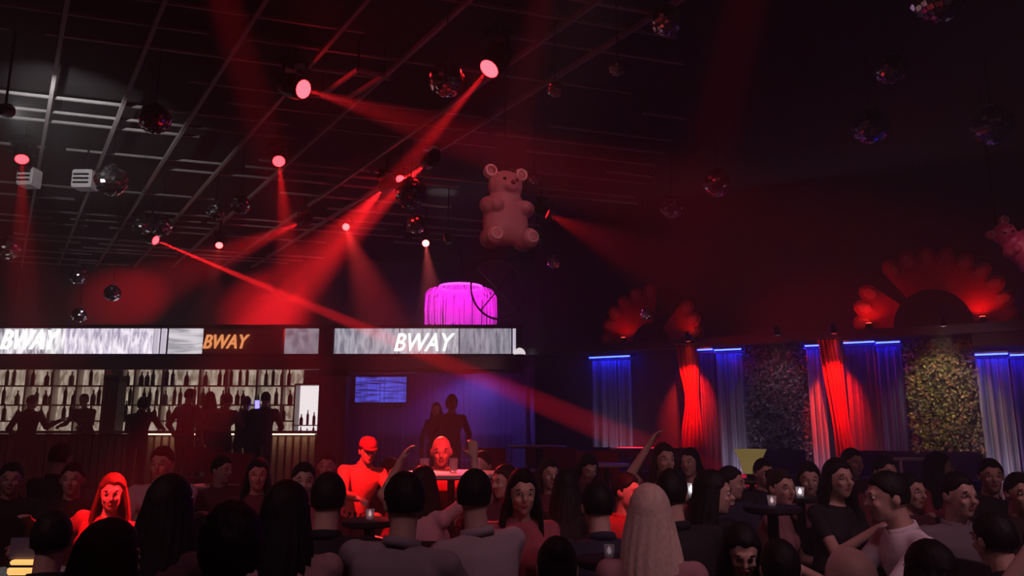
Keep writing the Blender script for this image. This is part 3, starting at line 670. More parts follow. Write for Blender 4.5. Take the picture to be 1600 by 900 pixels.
bear((at(789, 393, BD)), (b1.z - b0.z) / .99, R(24), 0, 'pink gummy bear figure hanging in the middle of the hall', M_BEAR, mat('pale pink rim', (.75, .42, .45), .4))
bear(at(1622, 412, 8.0), .62, R(0), R(-45), 'hot pink bear figure hanging tilted at the right edge', mat('hot pink gummy', (.85, .10, .22), .35, trans=.25), mat('pale pink rim', (.75, .42, .45), .4))
# lights on the bears
c = Vector((1.2, 1.2, CEIL - .3)); t = thing('wash_can', 'narrow pale can aimed at the hanging bear', 'stage light', c); tg = at(790, 330, BD); d = (tg - c).normalized()
bm = bmesh.new(); tube(bm, [-d * .12, d * .05, d * .14], [.05, .07, .075], 12); obj('can', bm, M_METAL, t)
bm = bmesh.new(); tube(bm, [d * .1401, d * .145], .06, 12); obj('lens', bm, lens_mat('pink lens', (1, .6, .7), 6), t)
bm = bmesh.new(); tube(bm, [(0, 0, .05), (0, 0, .42)], .015, 6); obj('hanger', bm, M_METAL, t)
lamp('bear_light', 'SPOT', c + d * .16, 620, (1, .45, .50), t, tg, 12, .6, .05)
# ---- magenta fringe lamp behind the sign band
fc = at(720, 447, 15.2); fbz = at(720, 512, 15.2).z; frd = 55 / F_PX * 15.2
t = thing('fringe_lamp', 'round magenta lit fringe lamp hanging behind the sign band', 'lamp', fc)
bm = bmesh.new(); lathe(bm, [(frd * .60, .0), (frd * .62, .03), (frd * .55, .05), (.05, .06)], 32); obj('top_plate', bm, M_METAL, t)
bm = bmesh.new()
vr = [[bm.verts.new((r_ * math.cos(a * math.pi / 20), r_ * math.sin(a * math.pi / 20), z_)) for a in range(40)] for r_, z_ in ((frd * .6, -.05), (frd * .63, -.05), (frd * .63, -.005), (frd * .6, -.005))]
for a in range(4):
    for i in range(40): bm.faces.new((vr[a][i], vr[a][(i + 1) % 40], vr[(a + 1) % 4][(i + 1) % 40], vr[(a + 1) % 4][i]))
bmesh.ops.recalc_face_normals(bm, faces=bm.faces[:]); obj('light_ring', bm, mat('magenta led', em=(1, .10, .92), es=2.2), t)
bm = bmesh.new(); Hh = fc.z - fbz
for i in range(100):
    a = 2 * math.pi * i / 100; wv = .016 + .005 * math.sin(i * 2.3); ca, sa = math.cos(a), math.sin(a); tx = Vector((-sa, ca, 0)) * wv
    kk = 1 + .05 * math.sin(i * 5.1); pr = [(.62, -.05), (.9 * kk, -.10), (1.0 * kk, -.2), (1.02 * kk, -.6 * Hh), (1.0 * kk, -Hh * (1 + .04 * math.sin(i * 3.7)))]
    L_ = [[bm.verts.new(Vector((ca * frd * r_, sa * frd * r_, z_)) + s * tx) for s in (-1, 1)] for r_, z_ in pr]
    for q0_, q1_ in zip(L_, L_[1:]): bm.faces.new((q0_[0], q0_[1], q1_[1], q1_[0]))
o = obj('fringe', bm, mat('white fringe', (.85, .8, .85), .6, trans=.5), t); tag(o, kind='stuff')
bm = bmesh.new(); tube(bm, [(0, 0, .06), (0, 0, CEIL + .12 - fc.z)], .012, 6); obj('stem', bm, M_METAL, t)
bm = bmesh.new(); ell(bm, (0, 0, -.35), .07, .07, .09); obj('bulb', bm, mat('magenta bulb', em=(1, .03, .8), es=2), t)
lamp('fringe_light', 'POINT', fc + Vector((0, 0, -.30)), 160, (1, .015, .78), t, radius=.10)
# thin hoop ornament right of it
hc = at(778, 452, 12.6); t = thing('hoop_ornament', 'thin dark hoop with crossbars hanging under the bear', 'ornament', hc, R(30))
hr = 48 / F_PX * 12.6; obj('hoop', ring_mesh(hr, .018, 40, 6), mat('dull violet metal', (.18, .14, .2), .4, .6), t)
for a in (50, 140):
    bm = bmesh.new(); q = Vector((math.cos(R(a)) * hr, 0, math.sin(R(a)) * hr)); tube(bm, [-q, q], .012, 6); obj('crossbar', bm, mat('dull violet metal', (.18, .14, .2), .4, .6), t)
bm = bmesh.new(); tube(bm, [(0, 0, hr), (0, 0, CEIL + .12 - hc.z)], .006, 5); obj('cord', bm, M_METAL, t)
# coat of ceiling steel struts around the middle (square frame)
fp = [onz(x_, y_, CEIL - .2) for x_, y_ in ((560, 108), (600, 118), (545, 152), (503, 148))]
t = thing('ceiling_frame', 'small slanted rectangular metal frame under the ceiling, left of the large mirror ball', 'frame', fp[0])
for i in range(4):
    bm = bmesh.new(); tube(bm, [fp[i] - fp[0], fp[(i + 1) % 4] - fp[0]], .03, 6); obj('bar', bm, M_BEAM, t)
    bm = bmesh.new(); tube(bm, [fp[i] - fp[0], fp[i] - fp[0] + Vector((0, 0, .32))], .012, 6); obj('hanger', bm, M_METAL, t)

# ================================================================== FURNITURE
def chair_parts():
    P = {}
    P['seat'] = mesh(bxm(-.22, .22, -.22, .22, .38, .45, .02), 'seat'); 
    bm = bmesh.new(); rings = []
    for i in range(9):
        a = (i / 8 - .5) * 1.1; x_, y_ = .24 * math.sin(a) / math.sin(.55), .24 - .06 * (1 - math.cos(a)) / (1 - math.cos(.55)) * 1.0
        rings.append([Vector((x_, y_ - .015, .50)), Vector((x_, y_ + .02, .50)), Vector((x_, y_ + .05, .84)), Vector((x_, y_ + .015, .84))])
    loft(bm, rings); bmesh.ops.recalc_face_normals(bm, faces=bm.faces[:]); P['backrest'] = mesh(bm, 'backrest')
    P['legs'] = []
    for sx in (-1, 1):
        for sy in (-1, 1):
            bm = bmesh.new(); tube(bm, [(sx * .22, sy * .22, 0), (sx * .19, sy * .19, .39)], [.014, .018], 6); P['legs'].append(mesh(bm, 'leg'))
    P['posts'] = []
    for sx in (-1, 1): bm = bmesh.new(); tube(bm, [(sx * .18, .19, .40), (sx * .19, .25, .58)], .014, 6); P['posts'].append(mesh(bm, 'post'))
    return P
CH = chair_parts()
M_CH = mat('black chair leather', (.02, .016, .018), .45); M_CHR = mat('red chair velvet', (.45, .03, .04), .7)
def chair(loc, rz, label, m=M_CH, group=None):
    t = thing('chair', label, 'chair', loc, rz, group)
    obj('seat', CH['seat'], m, t); obj('backrest', CH['backrest'], m, t); [obj('back_post', q, M_METAL, t) for q in CH['posts']]
    for l in CH['legs']: obj('leg', l, M_METAL, t)
    return t
def table(loc, r, h, label, m=None, edge=None):
    t = thing('table', label, 'table', loc)
    bm = bmesh.new(); lathe(bm, [(r - .02, h - .035), (r, h - .025), (r, h - .005), (r - .01, h)], 28); obj('tabletop', bm, m or mat('dark table top', (.05, .035, .04), .25), t)
    bm = bmesh.new(); lathe(bm, [(.03, .03), (.03, h - .035)], 10); obj('column', bm, M_METAL, t)
    bm = bmesh.new(); lathe(bm, [(r * .55, 0), (r * .55, .012), (r * .2, .03), (.03, .035)], 20); obj('foot', bm, M_METAL, t)
    return t
M_PALE = mat('pale table top', (.55, .48, .50), .3)
GL = mat('drinking glass', (.85, .85, .9), .08, alpha=.35, spec=.8)
def tumbler_mesh():
    bm = bmesh.new(); lathe(bm, [(.028, 0), (.03, .004), (.037, .11), (.034, .11), (.028, .012), (.004, .01)], 12); return mesh(bm, 'tumbler', True)
TUM = tumbler_mesh()
def tumbler(loc, label): tag(obj('drinking_glass', TUM, GL, None, loc), label, 'glass')
# terrace tables with red chairs between booth and drapes
def ttable(px, py, Y, r, label, m=M_PALE):
    c = at(px, py, Y); return table((c.x, c.y, TERR), r, c.z - TERR, label, m), c
ttable(840, 696, 11.2, .42, 'pale topped table right below the booth corner')
ttable(948, 724, 8.3, .24, 'pale topped table with a red chair in front of the dark wall')
ttable(1000, 700, 11.3, .45, 'pale topped table where the long red beam lands')
for px, py, Y, rz, lab in ((845, 678, 12.0, 180, 'red chair behind the table below the booth corner'), (935, 706, 9.0, 170, 'red chair behind the small table in front of the dark wall'),
                       (347, 735, 7.9, 0, 'red chair on the terrace in front of the bar middle'), (322, 703, 10.5, 20, 'red chair near the bar counter under the standing row'),
                       (1050, 690, 10.6, 200, 'red chair beside the gathered drape'), (768, 690, 10.5, 170, 'red chair in front of the booth'), (885, 690, 10.8, 150, 'red chair right of the table below the booth corner')):
    c = at(px, py, Y); chair((c.x, c.y, TERR), R(rz), lab, M_CHR)
ttable(330, 758, 7.75 , .28, 'small pale table in front of the terrace red chair')
table((-4.9, 6.6, 0), .4, .74, 'small table at the lower left with a golden lamp', M_PALE)
ttable(85, 800, 7.6, .25, 'low pale table on the terrace at far left')
# long banquettes along the right wall
M_SOFA = mat('navy sofa velvet', (.035, .03, .10), .6, bump=.1)
def banquette(px0, px1, label):
    s0, s1 = wallco(wp(px0, 640, 0))[0], wallco(wp(px1, 640, 0))[0]; c = wallpt((s0 + s1) / 2, TERR, .72); t = thing('banquette', label, 'sofa', c, WALLROT); h = (s1 - s0) / 2
    obj('base', bxm(-h, h, -.28, .28, 0, .16, .01), M_METAL, t)
    n = max(2, round(h * 2 / .75))
    for i in range(n):
        a = -h + 2 * h * i / n; b = a + 2 * h / n
        obj('seat_cushion', bxm(a + .005, b - .005, -.30, .16, .162, .42, .03), M_SOFA, t); obj('back_cushion', bxm(a + .005, b - .005, .165, .30, .30, .78, .03), M_SOFA, t)
banquette(1170, 1262, 'navy banquette under the dark leaf wall'); banquette(1335, 1525, 'navy banquette under the yellow green leaf wall'); banquette(940, 1050, 'navy banquette under the dark panel near the gathered drape')
# booth furniture behind the thread curtain
t = thing('booth_sofa', 'dark sofa inside the blue booth behind the thread curtain', 'sofa', (at(690, 660, 16.1).x, 16.1, TERR))
obj('seat_cushion', bxm(-1.5, 1.5, -.35, .2, 0, .45, .04), M_SOFA, t); obj('back_cushion', bxm(-1.5, 1.5, .2, .4, 0, .95, .04), M_SOFA, t)
# emission stands in for lamplight falling on this yellow bucket
c = at(1174, 740, 8.0); t = thing('planter_pot', 'pale yellow flared bucket in front of the dark leaf wall', 'pot', c)
hb = at(1174, 702, 8.0).z - c.z
bm = bmesh.new(); lathe(bm, [(.075, 0), (.085, .01), (.11, hb * .55), (.15, hb * .9), (.165, hb), (.15, hb), (.09, hb * .5), (.01, .03)], 24); obj('bowl', bm, mat('yellow pot with painted light', (.6, .5, .2), .4, em=(.95, .68, .22), es=.15), t)
bm = bmesh.new(); lathe(bm, [(.05, 0), (.05, -.04), (.09, -.05), (.09, -.06)], 16); obj('foot', bm, M_METAL, t)
table((c.x, c.y, TERR), .3, c.z - .06 - TERR - .0005, 'small table under the yellow bucket')
# white tube stool frame at right
c = at(1418, 752, 6.9); t = thing('tube_chair', 'white tubular chair frame with a red seat by the leaf wall', 'chair', (c.x, c.y, 0))
zt = at(1418, 716, 6.9).z; hw = .135; M_WT = mat('white tube', (.8, .74, .74), .3)
for sx in (-1, 1):
    for y_ in (-.18, .18):
        bm = bmesh.new(); tube(bm, [(sx * hw, y_, 0), (sx * hw * .95, y_ * .9, zt if y_ < 0 else .6)], .014, 8); obj('leg', bm, M_WT, t)
bm = bmesh.new(); tube(bm, [(-hw - .05, -.165, zt), (hw + .03, -.165, zt)], .016, 8); obj('top_rail', bm, M_WT, t)
obj('seat', bxm(-hw - .02, hw + .02, -.2, .2, .58, .63, .015), M_CHR, t)
# golden table lamp at lower left
c = Vector((-4.9, 6.6, .74)); c = at(40, 890, 3.6)
table((c.x - .1, c.y + .05, 0), .26, c.z - .03, 'dark little table at the bottom left corner')
t = thing('menu_lightbox', 'golden glowing lamp box on the bottom left table', 'lamp', (c.x, c.y, c.z - .03))
obj('foot', bxm(-.05, .05, -.035, .035, 0, .012, .004), M_METAL, t); obj('shade', bxm(-.062, .062, -.04, .04, .012, .045, .006), mat('amber light', em=(1, .52, .14), es=1.1), t); obj('cap', bxm(-.066, .066, -.044, .044, .0452, .055, .004), M_METAL, t)
obj('upper_shade', bxm(-.055, .055, -.036, .036, .0552, .075, .005), mat('amber light', em=(1, .52, .14), es=1.1), t)
obj('menu_card', bxm(-.075, .075, -.012, -.008, .0762, .17), mat('grey blue card', (.25, .22, .32), .5), t)

# ================================================================== PEOPLE
M_CACHE = {}
def skin_mat(c): return mat('skin %s' % (c,), c, .5, bump=.03, bscale=80)
def cloth_mat(c): return mat('cloth %s' % (c,), c, .85, bump=.35, bscale=9, var=.12)
def hair_mat(c): return mat('hair %s' % (c,), c, .62, spec=.25, bump=.10, bscale=60, var=.3)
def ik(s, wtarget, l1, l2, pole):
    d = wtarget - s; L = min(max(d.length, .12), (l1 + l2) * .985); d = d.normalized(); w_ = s + d * L
    a = (l1 * l1 - l2 * l2 + L * L) / (2 * L); h = math.sqrt(max(l1 * l1 - a * a, 0)); pl = pole - d * pole.dot(d)
    pl = pl.normalized() if pl.length > 1e-4 else Vector((0, 0, -1)); return s + d * a + pl * h, w_
# poses: seated?, forward lean, sideways lean, head (yaw, pitch), right wrist, left wrist (person faces -Y, right hand is -X; relative to neck base)
POSES = {
 'rest':   (True, 6, 0, 0, 4, (-.16, -.30, -.42), (.16, -.30, -.42)),
 'table':  (True, 16, 0, 0, 6, (-.10, -.40, -.30), (.12, -.40, -.30)),
 'drink':  (True, 6, 3, -12, 0, (-.10, -.34, -.12), (.16, -.30, -.40)),
 'talk':   (True, 10, -5, 35, 4, (-.22, -.36, -.20), (.14, -.34, -.36)),
 'look':   (True, 8, 5, -40, 2, (-.14, -.32, -.40), (.20, -.32, -.36)),
 'phone':  (True, 12, 0, 0, 28, (-.05, -.30, -.18), (.06, -.30, -.20)),
 'up':     (True, 2, 4, 10, -6, (-.30, -.16, .34), (.30, -.14, .30)),
 'oneup':  (True, 4, -4, -10, 0, (-.24, -.22, .28), (.18, -.30, -.40)),
 'hug':    (True, 10, 14, 20, 8, (-.36, -.30, -.02), (.26, -.34, -.08)),
 'stand':  (False, 3, 0, 0, 4, (-.26, -.06, -.52), (.26, -.06, -.52)),
 'bar':    (False, 14, 0, 10, 6, (-.20, -.38, -.32), (.20, -.38, -.32)),
 'reach':  (False, 4, 0, -10, 4, (-.52, -.10, -.16), (.24, -.10, -.50)),
 'film':   (False, 4, 0, 0, 4, (-.20, -.28, -.34), (.17, -.40, -.04)),
 'lean':   (False, 24, 6, -10, 10, (-.24, -.40, -.26), (.20, -.36, -.34)),
}
def build_person(pose, sex, long_sleeve):
    key = (pose, sex, long_sleeve)
    if key in M_CACHE: return M_CACHE[key]
    sit, lean, roll, hyaw, hpitch, wr, wl = POSES[pose]; f = sex == 'f'
    hipz = .52 if sit else .92; hip = Vector((0, 0, hipz))
    rt = Matrix.Rotation(R(roll), 4, 'Y') @ Matrix.Rotation(R(lean), 4, 'X')
    def sp(x_, y_, z_): return hip + (rt @ Vector((x_, y_, z_)))
    sw = .168 if f else .192
    nb = sp(0, 0, .50)
    S = [sp(-sw, .0, .435), sp(sw, .0, .435)]
    H = Matrix.Translation(nb + (rt @ Vector((0, -.01, .05)))) @ Matrix.Rotation(R(hyaw), 4, 'Z') @ Matrix.Rotation(R(hpitch), 4, 'X') @ Matrix.Translation((0, -.015, .112))
    arms = []
    for i, wv in enumerate((wr, wl)):
        sg = -1 if i == 0 else 1; e, w_ = ik(S[i], nb + Vector(wv), .28, .25, Vector((sg * .6, .35, -1))); arms.append((S[i], e, w_, sg))
    legs = []
    for sg in (-1, 1):
        h_ = hip + Vector((sg * .09, 0, -.02))
        if sit: k_, a_ = Vector((sg * .12, -.40, .50)), Vector((sg * .12, -.34, .09))
        else: k_, a_ = Vector((sg * .10, -.03, .50)), Vector((sg * .11, .03, .09))
        legs.append((h_, k_, a_, sg))
    def torso(bm, g, n=18):
        W = ([(.02, .150, .105), (.10, .135, .095), (.20, .118, .088), (.32, .145, .108), (.40, .158, .098), (.455, .125, .075), (.495, .062, .058)] if f else
             [(.02, .155, .110), (.10, .150, .105), (.20, .148, .102), (.32, .172, .115), (.40, .188, .108), (.455, .150, .082), (.495, .068, .062)])
        z0 = [(-.08, .13, .10)] if True else []
        loft(bm, [[sp((a + g) * math.cos(2 * math.pi * k / n), (b + g) * math.sin(2 * math.pi * k / n), z) for k in range(n)] for z, a, b in z0 + W])
        if f:
            for sg in (-1, 1): ell(bm, (sg * .07, -.085, .315), .065 + g, .055 + g, .06 + g, Matrix.Translation(hip) @ rt)
    def hand(bm, w_, e, sg):
        d = (w_ - e).normalized(); side = d.cross(Vector((0, 0, 1))); side = side.normalized() if side.length > .1 else Vector((1, 0, 0)); nrm = side.cross(d).normalized()   # nrm points up
        th = side if side.x * -sg > 0 else -side       # thumb toward the body's middle
        pc = w_ + d * .05
        m = Matrix((( *(side), 0), (*(d), 0), (*(nrm), 0), (0, 0, 0, 1))).transposed(); m.translation = pc
        ell(bm, (0, 0, 0), .040, .052, .017, m)
        for i, (o_, L) in enumerate(((.030, .072), (.010, .082), (-.010, .076), (-.029, .060))):
            b = pc + d * .035 + th * o_; dd = d.copy(); 
            for j, fr_ in enumerate((.45, .32, .23)):
                dd = (Matrix.Rotation(R(-22), 3, side) @ dd) if (Matrix.Rotation(R(-22), 3, side) @ dd).dot(nrm) < dd.dot(nrm) else (Matrix.Rotation(R(22), 3, side) @ dd)
                q = b + dd * L * fr_; capsule(bm, b, q, .0098 - j * .0008, .0092 - j * .0008, 8); b = q
        b = w_ + d * .02 + th * .028
        q = b + (d * .6 + th * .75 - nrm * .25).normalized() * .04; capsule(bm, b, q, .014, .011, 8); q2 = q + (d * .9 + th * .3 - nrm * .3).normalized() * .034; capsule(bm, q, q2, .011, .009, 8)
    # skin: one continuous surface
    bm = bmesh.new(); torso(bm, -.004)
    for s, e, w_, sg in arms:
        capsule(bm, s, e, .047 if f else .056, .038 if f else .043); capsule(bm, e, w_, .040 if f else .045, .026 if f else .030); capsule(bm, w_, w_ + (w_ - e).normalized() * .03, .027, .026)
        ell(bm, s, .054 if f else .062, .054, .052); capsule(bm, sp(0, .012, .465), s, .055, .046); hand(bm, w_, e, sg)
    for h_, k_, a_, sg in legs:
        capsule(bm, h_, k_, .088, .055); capsule(bm, k_, a_, .056, .036); capsule(bm, a_, a_ + Vector((0, -.13, -.05)), .038, .026)
    capsule(bm, nb + (rt @ Vector((0, .005, -.04))), H @ Vector((0, .02, -.05)), .056 if f else .063, .052 if f else .058)
    def he(c, a, b, c_): ell(bm, c, a, b, c_, H)
    he((0, .008, .015), .076, .096, .100); he((0, -.022, -.045), .060, .072, .075); he((0, -.055, -.092), .030, .030, .024)
    he((0, -.088, .022), .050, .014, .012)                                        # brow
    capsule(bm, H @ Vector((0, -.094, .012)), H @ Vector((0, -.112, -.024)), .009, .014, 8)
    for sg in (-1, 1): he((sg * .036, -.078, -.028), .020, .016, .018); he((sg * .079, .008, -.012), .010, .020, .030)
    skin = remesh(bm, .0105, 2, .30)
    # upper garment
    bm = bmesh.new(); torso(bm, .014)
    for s, e, w_, sg in arms:
        ell(bm, s, .068 if not f else .058, .062, .060); capsule(bm, sp(0, .012, .455), s, .058, .058); capsule(bm, s, s + (e - s) * (1 if long_sleeve else .55), .064 if not f else .054, .056 if not f else .047)
        if long_sleeve: capsule(bm, e, e + (w_ - e) * .9, .055 if not f else .047, .038)
    if f is False or long_sleeve:
        n = 16; loft(bm, [[nb + (rt @ Vector((r_ * math.cos(2 * math.pi * k / n), r_ * math.sin(2 * math.pi * k / n) * 1.02 - .002, z))) for k in range(n)] for r_, z in ((.085, -.03), (.078, -.008), (.070, .006))])
    top = remesh(bm, .013, 2, .4)
    bm = bmesh.new(); g = .016; n = 16
    loft(bm, [[sp((a + g) * math.cos(2 * math.pi * k / n), (b + g) * math.sin(2 * math.pi * k / n), z) for k in range(n)] for z, a, b in ((-.10, .13, .105), (0, .152, .108), (.09, .148, .106))])
    for h_, k_, a_, sg in legs: capsule(bm, h_, k_, .098, .068); capsule(bm, k_, a_, .068, .056)
    bottom = remesh(bm, .018, 2, .4)
    shoes = []
    for h_, k_, a_, sg in legs:
        bm = bmesh.new(); capsule(bm, a_ + Vector((0, .02, -.045)), a_ + Vector((0, -.15, -.055)), .045, .034); capsule(bm, a_ + Vector((0, .01, -.01)), a_, .046, .044); shoes.append(remesh(bm, .012, 1))
    out = dict(skin=skin, top=top, bottom=bottom, shoes=shoes, H=H, sit=sit, nb=nb, rt=rt); M_CACHE[key] = out; return out
# face pieces in head space
bm = bmesh.new(); ell(bm, (0, 0, 0), .0125, .009, .008); EYE = mesh(bm, 'eye', True)
bm = bmesh.new(); ell(bm, (0, 0, 0), .0055, .004, .0058); IRIS = mesh(bm, 'iris', True)
bm = bmesh.new(); tube(bm, [(-.018, .004, -.002), (0, -.002, .004), (.018, .006, .001)], [.002, .004, .002], 6); BROW = mesh(bm, 'eyebrow', True)
bm = bmesh.new(); ell(bm, (0, 0, .003), .021, .008, .005); ell(bm, (0, .001, -.004), .018, .009, .006); LIPS = mesh(bm, 'mouth', True)
M_EYE = mat('eye white', (.7, .68, .66), .2); M_IRIS = mat('dark iris', (.02, .012, .01), .1); M_LIP = mat('lips', (.38, .08, .08), .4)
def hair_mesh(style):
    if style in M_CACHE: return M_CACHE[style]
    bm = bmesh.new(); nu, nv = 60, 40; grid = []
    big = {'short': 1.07, 'crop': 1.05, 'bun': 1.06, 'long': 1.10, 'bob': 1.12, 'curly': 1.26}[style]
    for j in range(nv + 1):
        th = math.pi * j / nv; row = []
        for i in range(nu):
            ph = 2 * math.pi * i / nu; d = Vector((math.sin(th) * math.cos(ph), math.sin(th) * math.sin(ph), math.cos(th)))
            p_ = Vector((d.x * .078, d.y * .098 + .008, d.z * .103 + .015))
            line = .066 - 7.5 * p_.x * p_.x - .006 * math.sin(p_.x * 90 + 1)
            low = {'short': -.045, 'crop': -.02, 'bun': -.05, 'long': -.09, 'bob': -.09, 'curly': -.07}[style]
            cov = min(max(p_.z - line, p_.y + .022), max(p_.z + (.012 if style in ('short', 'crop', 'bun') else .08), p_.y - .012, .05 - abs(p_.x)), p_.z - low)
            nz = noise.noise(d * 6 + Vector((3, 1, 7))) * (.03 if style != 'curly' else .10) + math.sin(ph * 22 + d.z * 5) * .008
            q = max(0., min(1., (cov + .004) / .018)); q = q * q * (3 - 2 * q); k_ = .90 + (big + nz - .90) * q
            row.append(bm.verts.new(Vector((d.x * .078 * k_, d.y * .098 * k_ + .008, d.z * .103 * k_ + .015))))
        grid.append(row)
    for j in range(nv):
        for i in range(nu): 
            try: bm.faces.new((grid[j][i], grid[j + 1][i], grid[j + 1][(i + 1) % nu], grid[j][(i + 1) % nu]))
            except ValueError: pass
    bmesh.ops.remove_doubles(bm, verts=bm.verts[:], dist=.0005)
    if style in ('long', 'bob'):
        n, m = 50, 14; L = .46 if style == 'long' else .17; O, I = [], []
        for j in range(m + 1):
            v_ = j / m; z = .03 - L * v_; ro, ri = [], []
            for i in range(n + 1):
                a = (i / n - .5) * R(236) * (1 - .10 * v_) + math.pi / 2
                rx = .088 + .040 * math.sin(min(v_ * 2.2, 1.57)) * (1 if style == 'long' else .5); ry = .104 + .018 * v_; yo = .008 + .025 * v_
                rid = (.009 * abs(math.sin(i * .75 + 2.2 * math.sin(v_ * 3))) - .004) * min(1, v_ * 4) + .004 * noise.noise(Vector((i * .5, v_ * 3, 2)))
                tp = 1 - .22 * max(0, v_ - .75) / .25
                zz = z + (.03 * math.sin(i * 1.7) * v_)
                ro.append(bm.verts.new(((rx + rid) * math.cos(a) * tp, (ry + rid) * math.sin(a) + yo, zz))); ri.append(bm.verts.new(((rx - .022) * math.cos(a) * tp, (ry - .022) * math.sin(a) + yo, zz)))
            O.append(ro); I.append(ri)
        for j in range(m):
            for i in range(n):
                bm.faces.new((O[j][i], O[j + 1][i], O[j + 1][i + 1], O[j][i + 1])); bm.faces.new((I[j][i], I[j][i + 1], I[j + 1][i + 1], I[j + 1][i]))
            bm.faces.new((O[j][0], I[j][0], I[j + 1][0], O[j + 1][0])); bm.faces.new((O[j][n], O[j + 1][n], I[j + 1][n], I[j][n]))
        for i in range(n): bm.faces.new((O[m][i], I[m][i], I[m][i + 1], O[m][i + 1]))
    if style == 'bun': ell(bm, (0, .095, .07), .045, .042, .042)
    bmesh.ops.recalc_face_normals(bm, faces=bm.faces[:])
    M_CACHE[style] = mesh(bm, 'hair', True); return M_CACHE[style]
def cap_mesh():
    bm = bmesh.new(); n = 24; rings = []
    for k_, z in ((1.10, .035), (1.10, .06), (1.02, .09), (.75, .12), (.35, .132), (.03, .135)): rings.append([Vector((.078 * k_ * math.cos(2 * math.pi * i / n), .098 * k_ * math.sin(2 * math.pi * i / n) + .008, z)) for i in range(n)])
    loft(bm, rings)
    pts = [Vector((.07 * math.cos(a), -.075 - .085 * math.sin(a), .04 - .012 * math.sin(a))) for a in [math.pi * i / 12 for i in range(13)]]
    loft(bm, [[q + Vector((0, 0, z)) for q in pts] for z in (0, .006)]); bmesh.ops.recalc_face_normals(bm, faces=bm.faces[:]); return mesh(bm, 'cap', True)
CAP = cap_mesh()
def collar_mesh():
    bm = bmesh.new(); n = 28; A, B, Cc, D = [], [], [], []
    for i in range(n + 1):
        a = R(-74) + R(328) * i / n; fr = 1 - abs(i / n - .5) * 2; k_ = .024 + .010 * fr       # open at the throat
        x_, y_ = math.cos(a), math.sin(a)
        A.append(bm.verts.new((x_ * .064, y_ * .064, 0))); B.append(bm.verts.new((x_ * .068, y_ * .068, k_))); Cc.append(bm.verts.new((x_ * .076, y_ * .076, k_ * .95))); D.append(bm.verts.new((x_ * .084, y_ * .084, -.012 - .02 * (1 - fr))))
    for P_, Q_ in ((A, B), (B, Cc), (Cc, D), (D, A)):
        for i in range(n): bm.faces.new((P_[i], P_[i + 1], Q_[i + 1], Q_[i]))
    bm.faces.new((A[0], B[0], Cc[0], D[0])); bm.faces.new((A[n], D[n], Cc[n], B[n])); bmesh.ops.recalc_face_normals(bm, faces=bm.faces[:]); return mesh(bm, 'collar', True)
COLLAR = collar_mesh()
SK = {'a': (.62, .40, .32), 'b': (.50, .30, .22), 'c': (.70, .48, .40)}
HC = {'k': (.010, .008, .008), 'd': (.03, .016, .012), 'y': (.78, .62, .52), 'r': (.12, .04, .02)}
def person(px, py, Y, pose, sex, rot, top, hair, hc, label, floor=0., sk='a', ls=True, bot=(.015, .014, .02), cap=None, seat=True, chairlabel=None):
    P = build_person(pose, sex, ls); Hm = P['H']; Rz = Matrix.Rotation(R(rot), 4, 'Z')
    ht = Hm @ Vector((0, .01, .122)); tgt = at(px, py, Y); s = (tgt.z - floor) / ht.z
    off = (Rz @ ht) * s; root = Vector((tgt.x - off.x, tgt.y - off.y, floor))
    if not .86 < s < 1.14: print('SCALE', label, round(s, 2))
    t = thing('person', label, 'person', root, R(rot)); t.scale = (s, s, s)
    b = obj('body', P['skin'], skin_mat(SK[sk]), t)
    tp = obj('top', P['top'], cloth_mat(top), t); obj('trousers', P['bottom'], cloth_mat(bot), t)
    for sh in P['shoes']: obj('shoe', sh, M_BLACK, t)
    def hp(name, me, m, loc=(0, 0, 0), par=None, ry=0):
        o = obj(name, me, m, t); o.matrix_local = Hm @ Matrix.Translation(loc); return o
    if hair != 'bald': hp('hair', hair_mesh(hair), hair_mat(HC[hc]))
    for sg in (-1, 1):
        ey = hp('eye', EYE, M_EYE, (sg * .032, -.083, .004)); obj('iris', IRIS, M_IRIS, ey, (0, -.0075, 0)); hp('eyebrow', BROW, hair_mat(HC[hc if hc != 'y' else 'd']), (sg * .033, -.0945, .026))
    hp('mouth', LIPS, M_LIP, (0, -.088, -.060))
    if sex == 'm' and ls:
        q = obj('collar', COLLAR, cloth_mat(top), tp); q.matrix_local = Matrix.Translation(P['nb']) @ P['rt'] @ Matrix.Translation((0, .004, -.008))
    if cap: hp('cap', CAP, cloth_mat(cap))
    if P['sit'] and seat:
        chair((root.x, root.y, floor), R(rot), chairlabel or 'chair under ' + label, M_CH)
    return t
W_ = (.62, .58, .62); K_ = (.014, .012, .016); G_ = (.30, .27, .31); RD_ = (.55, .08, .09); PK = (.62, .34, .38); NV = (.03, .03, .06); MR = (.14, .03, .05)
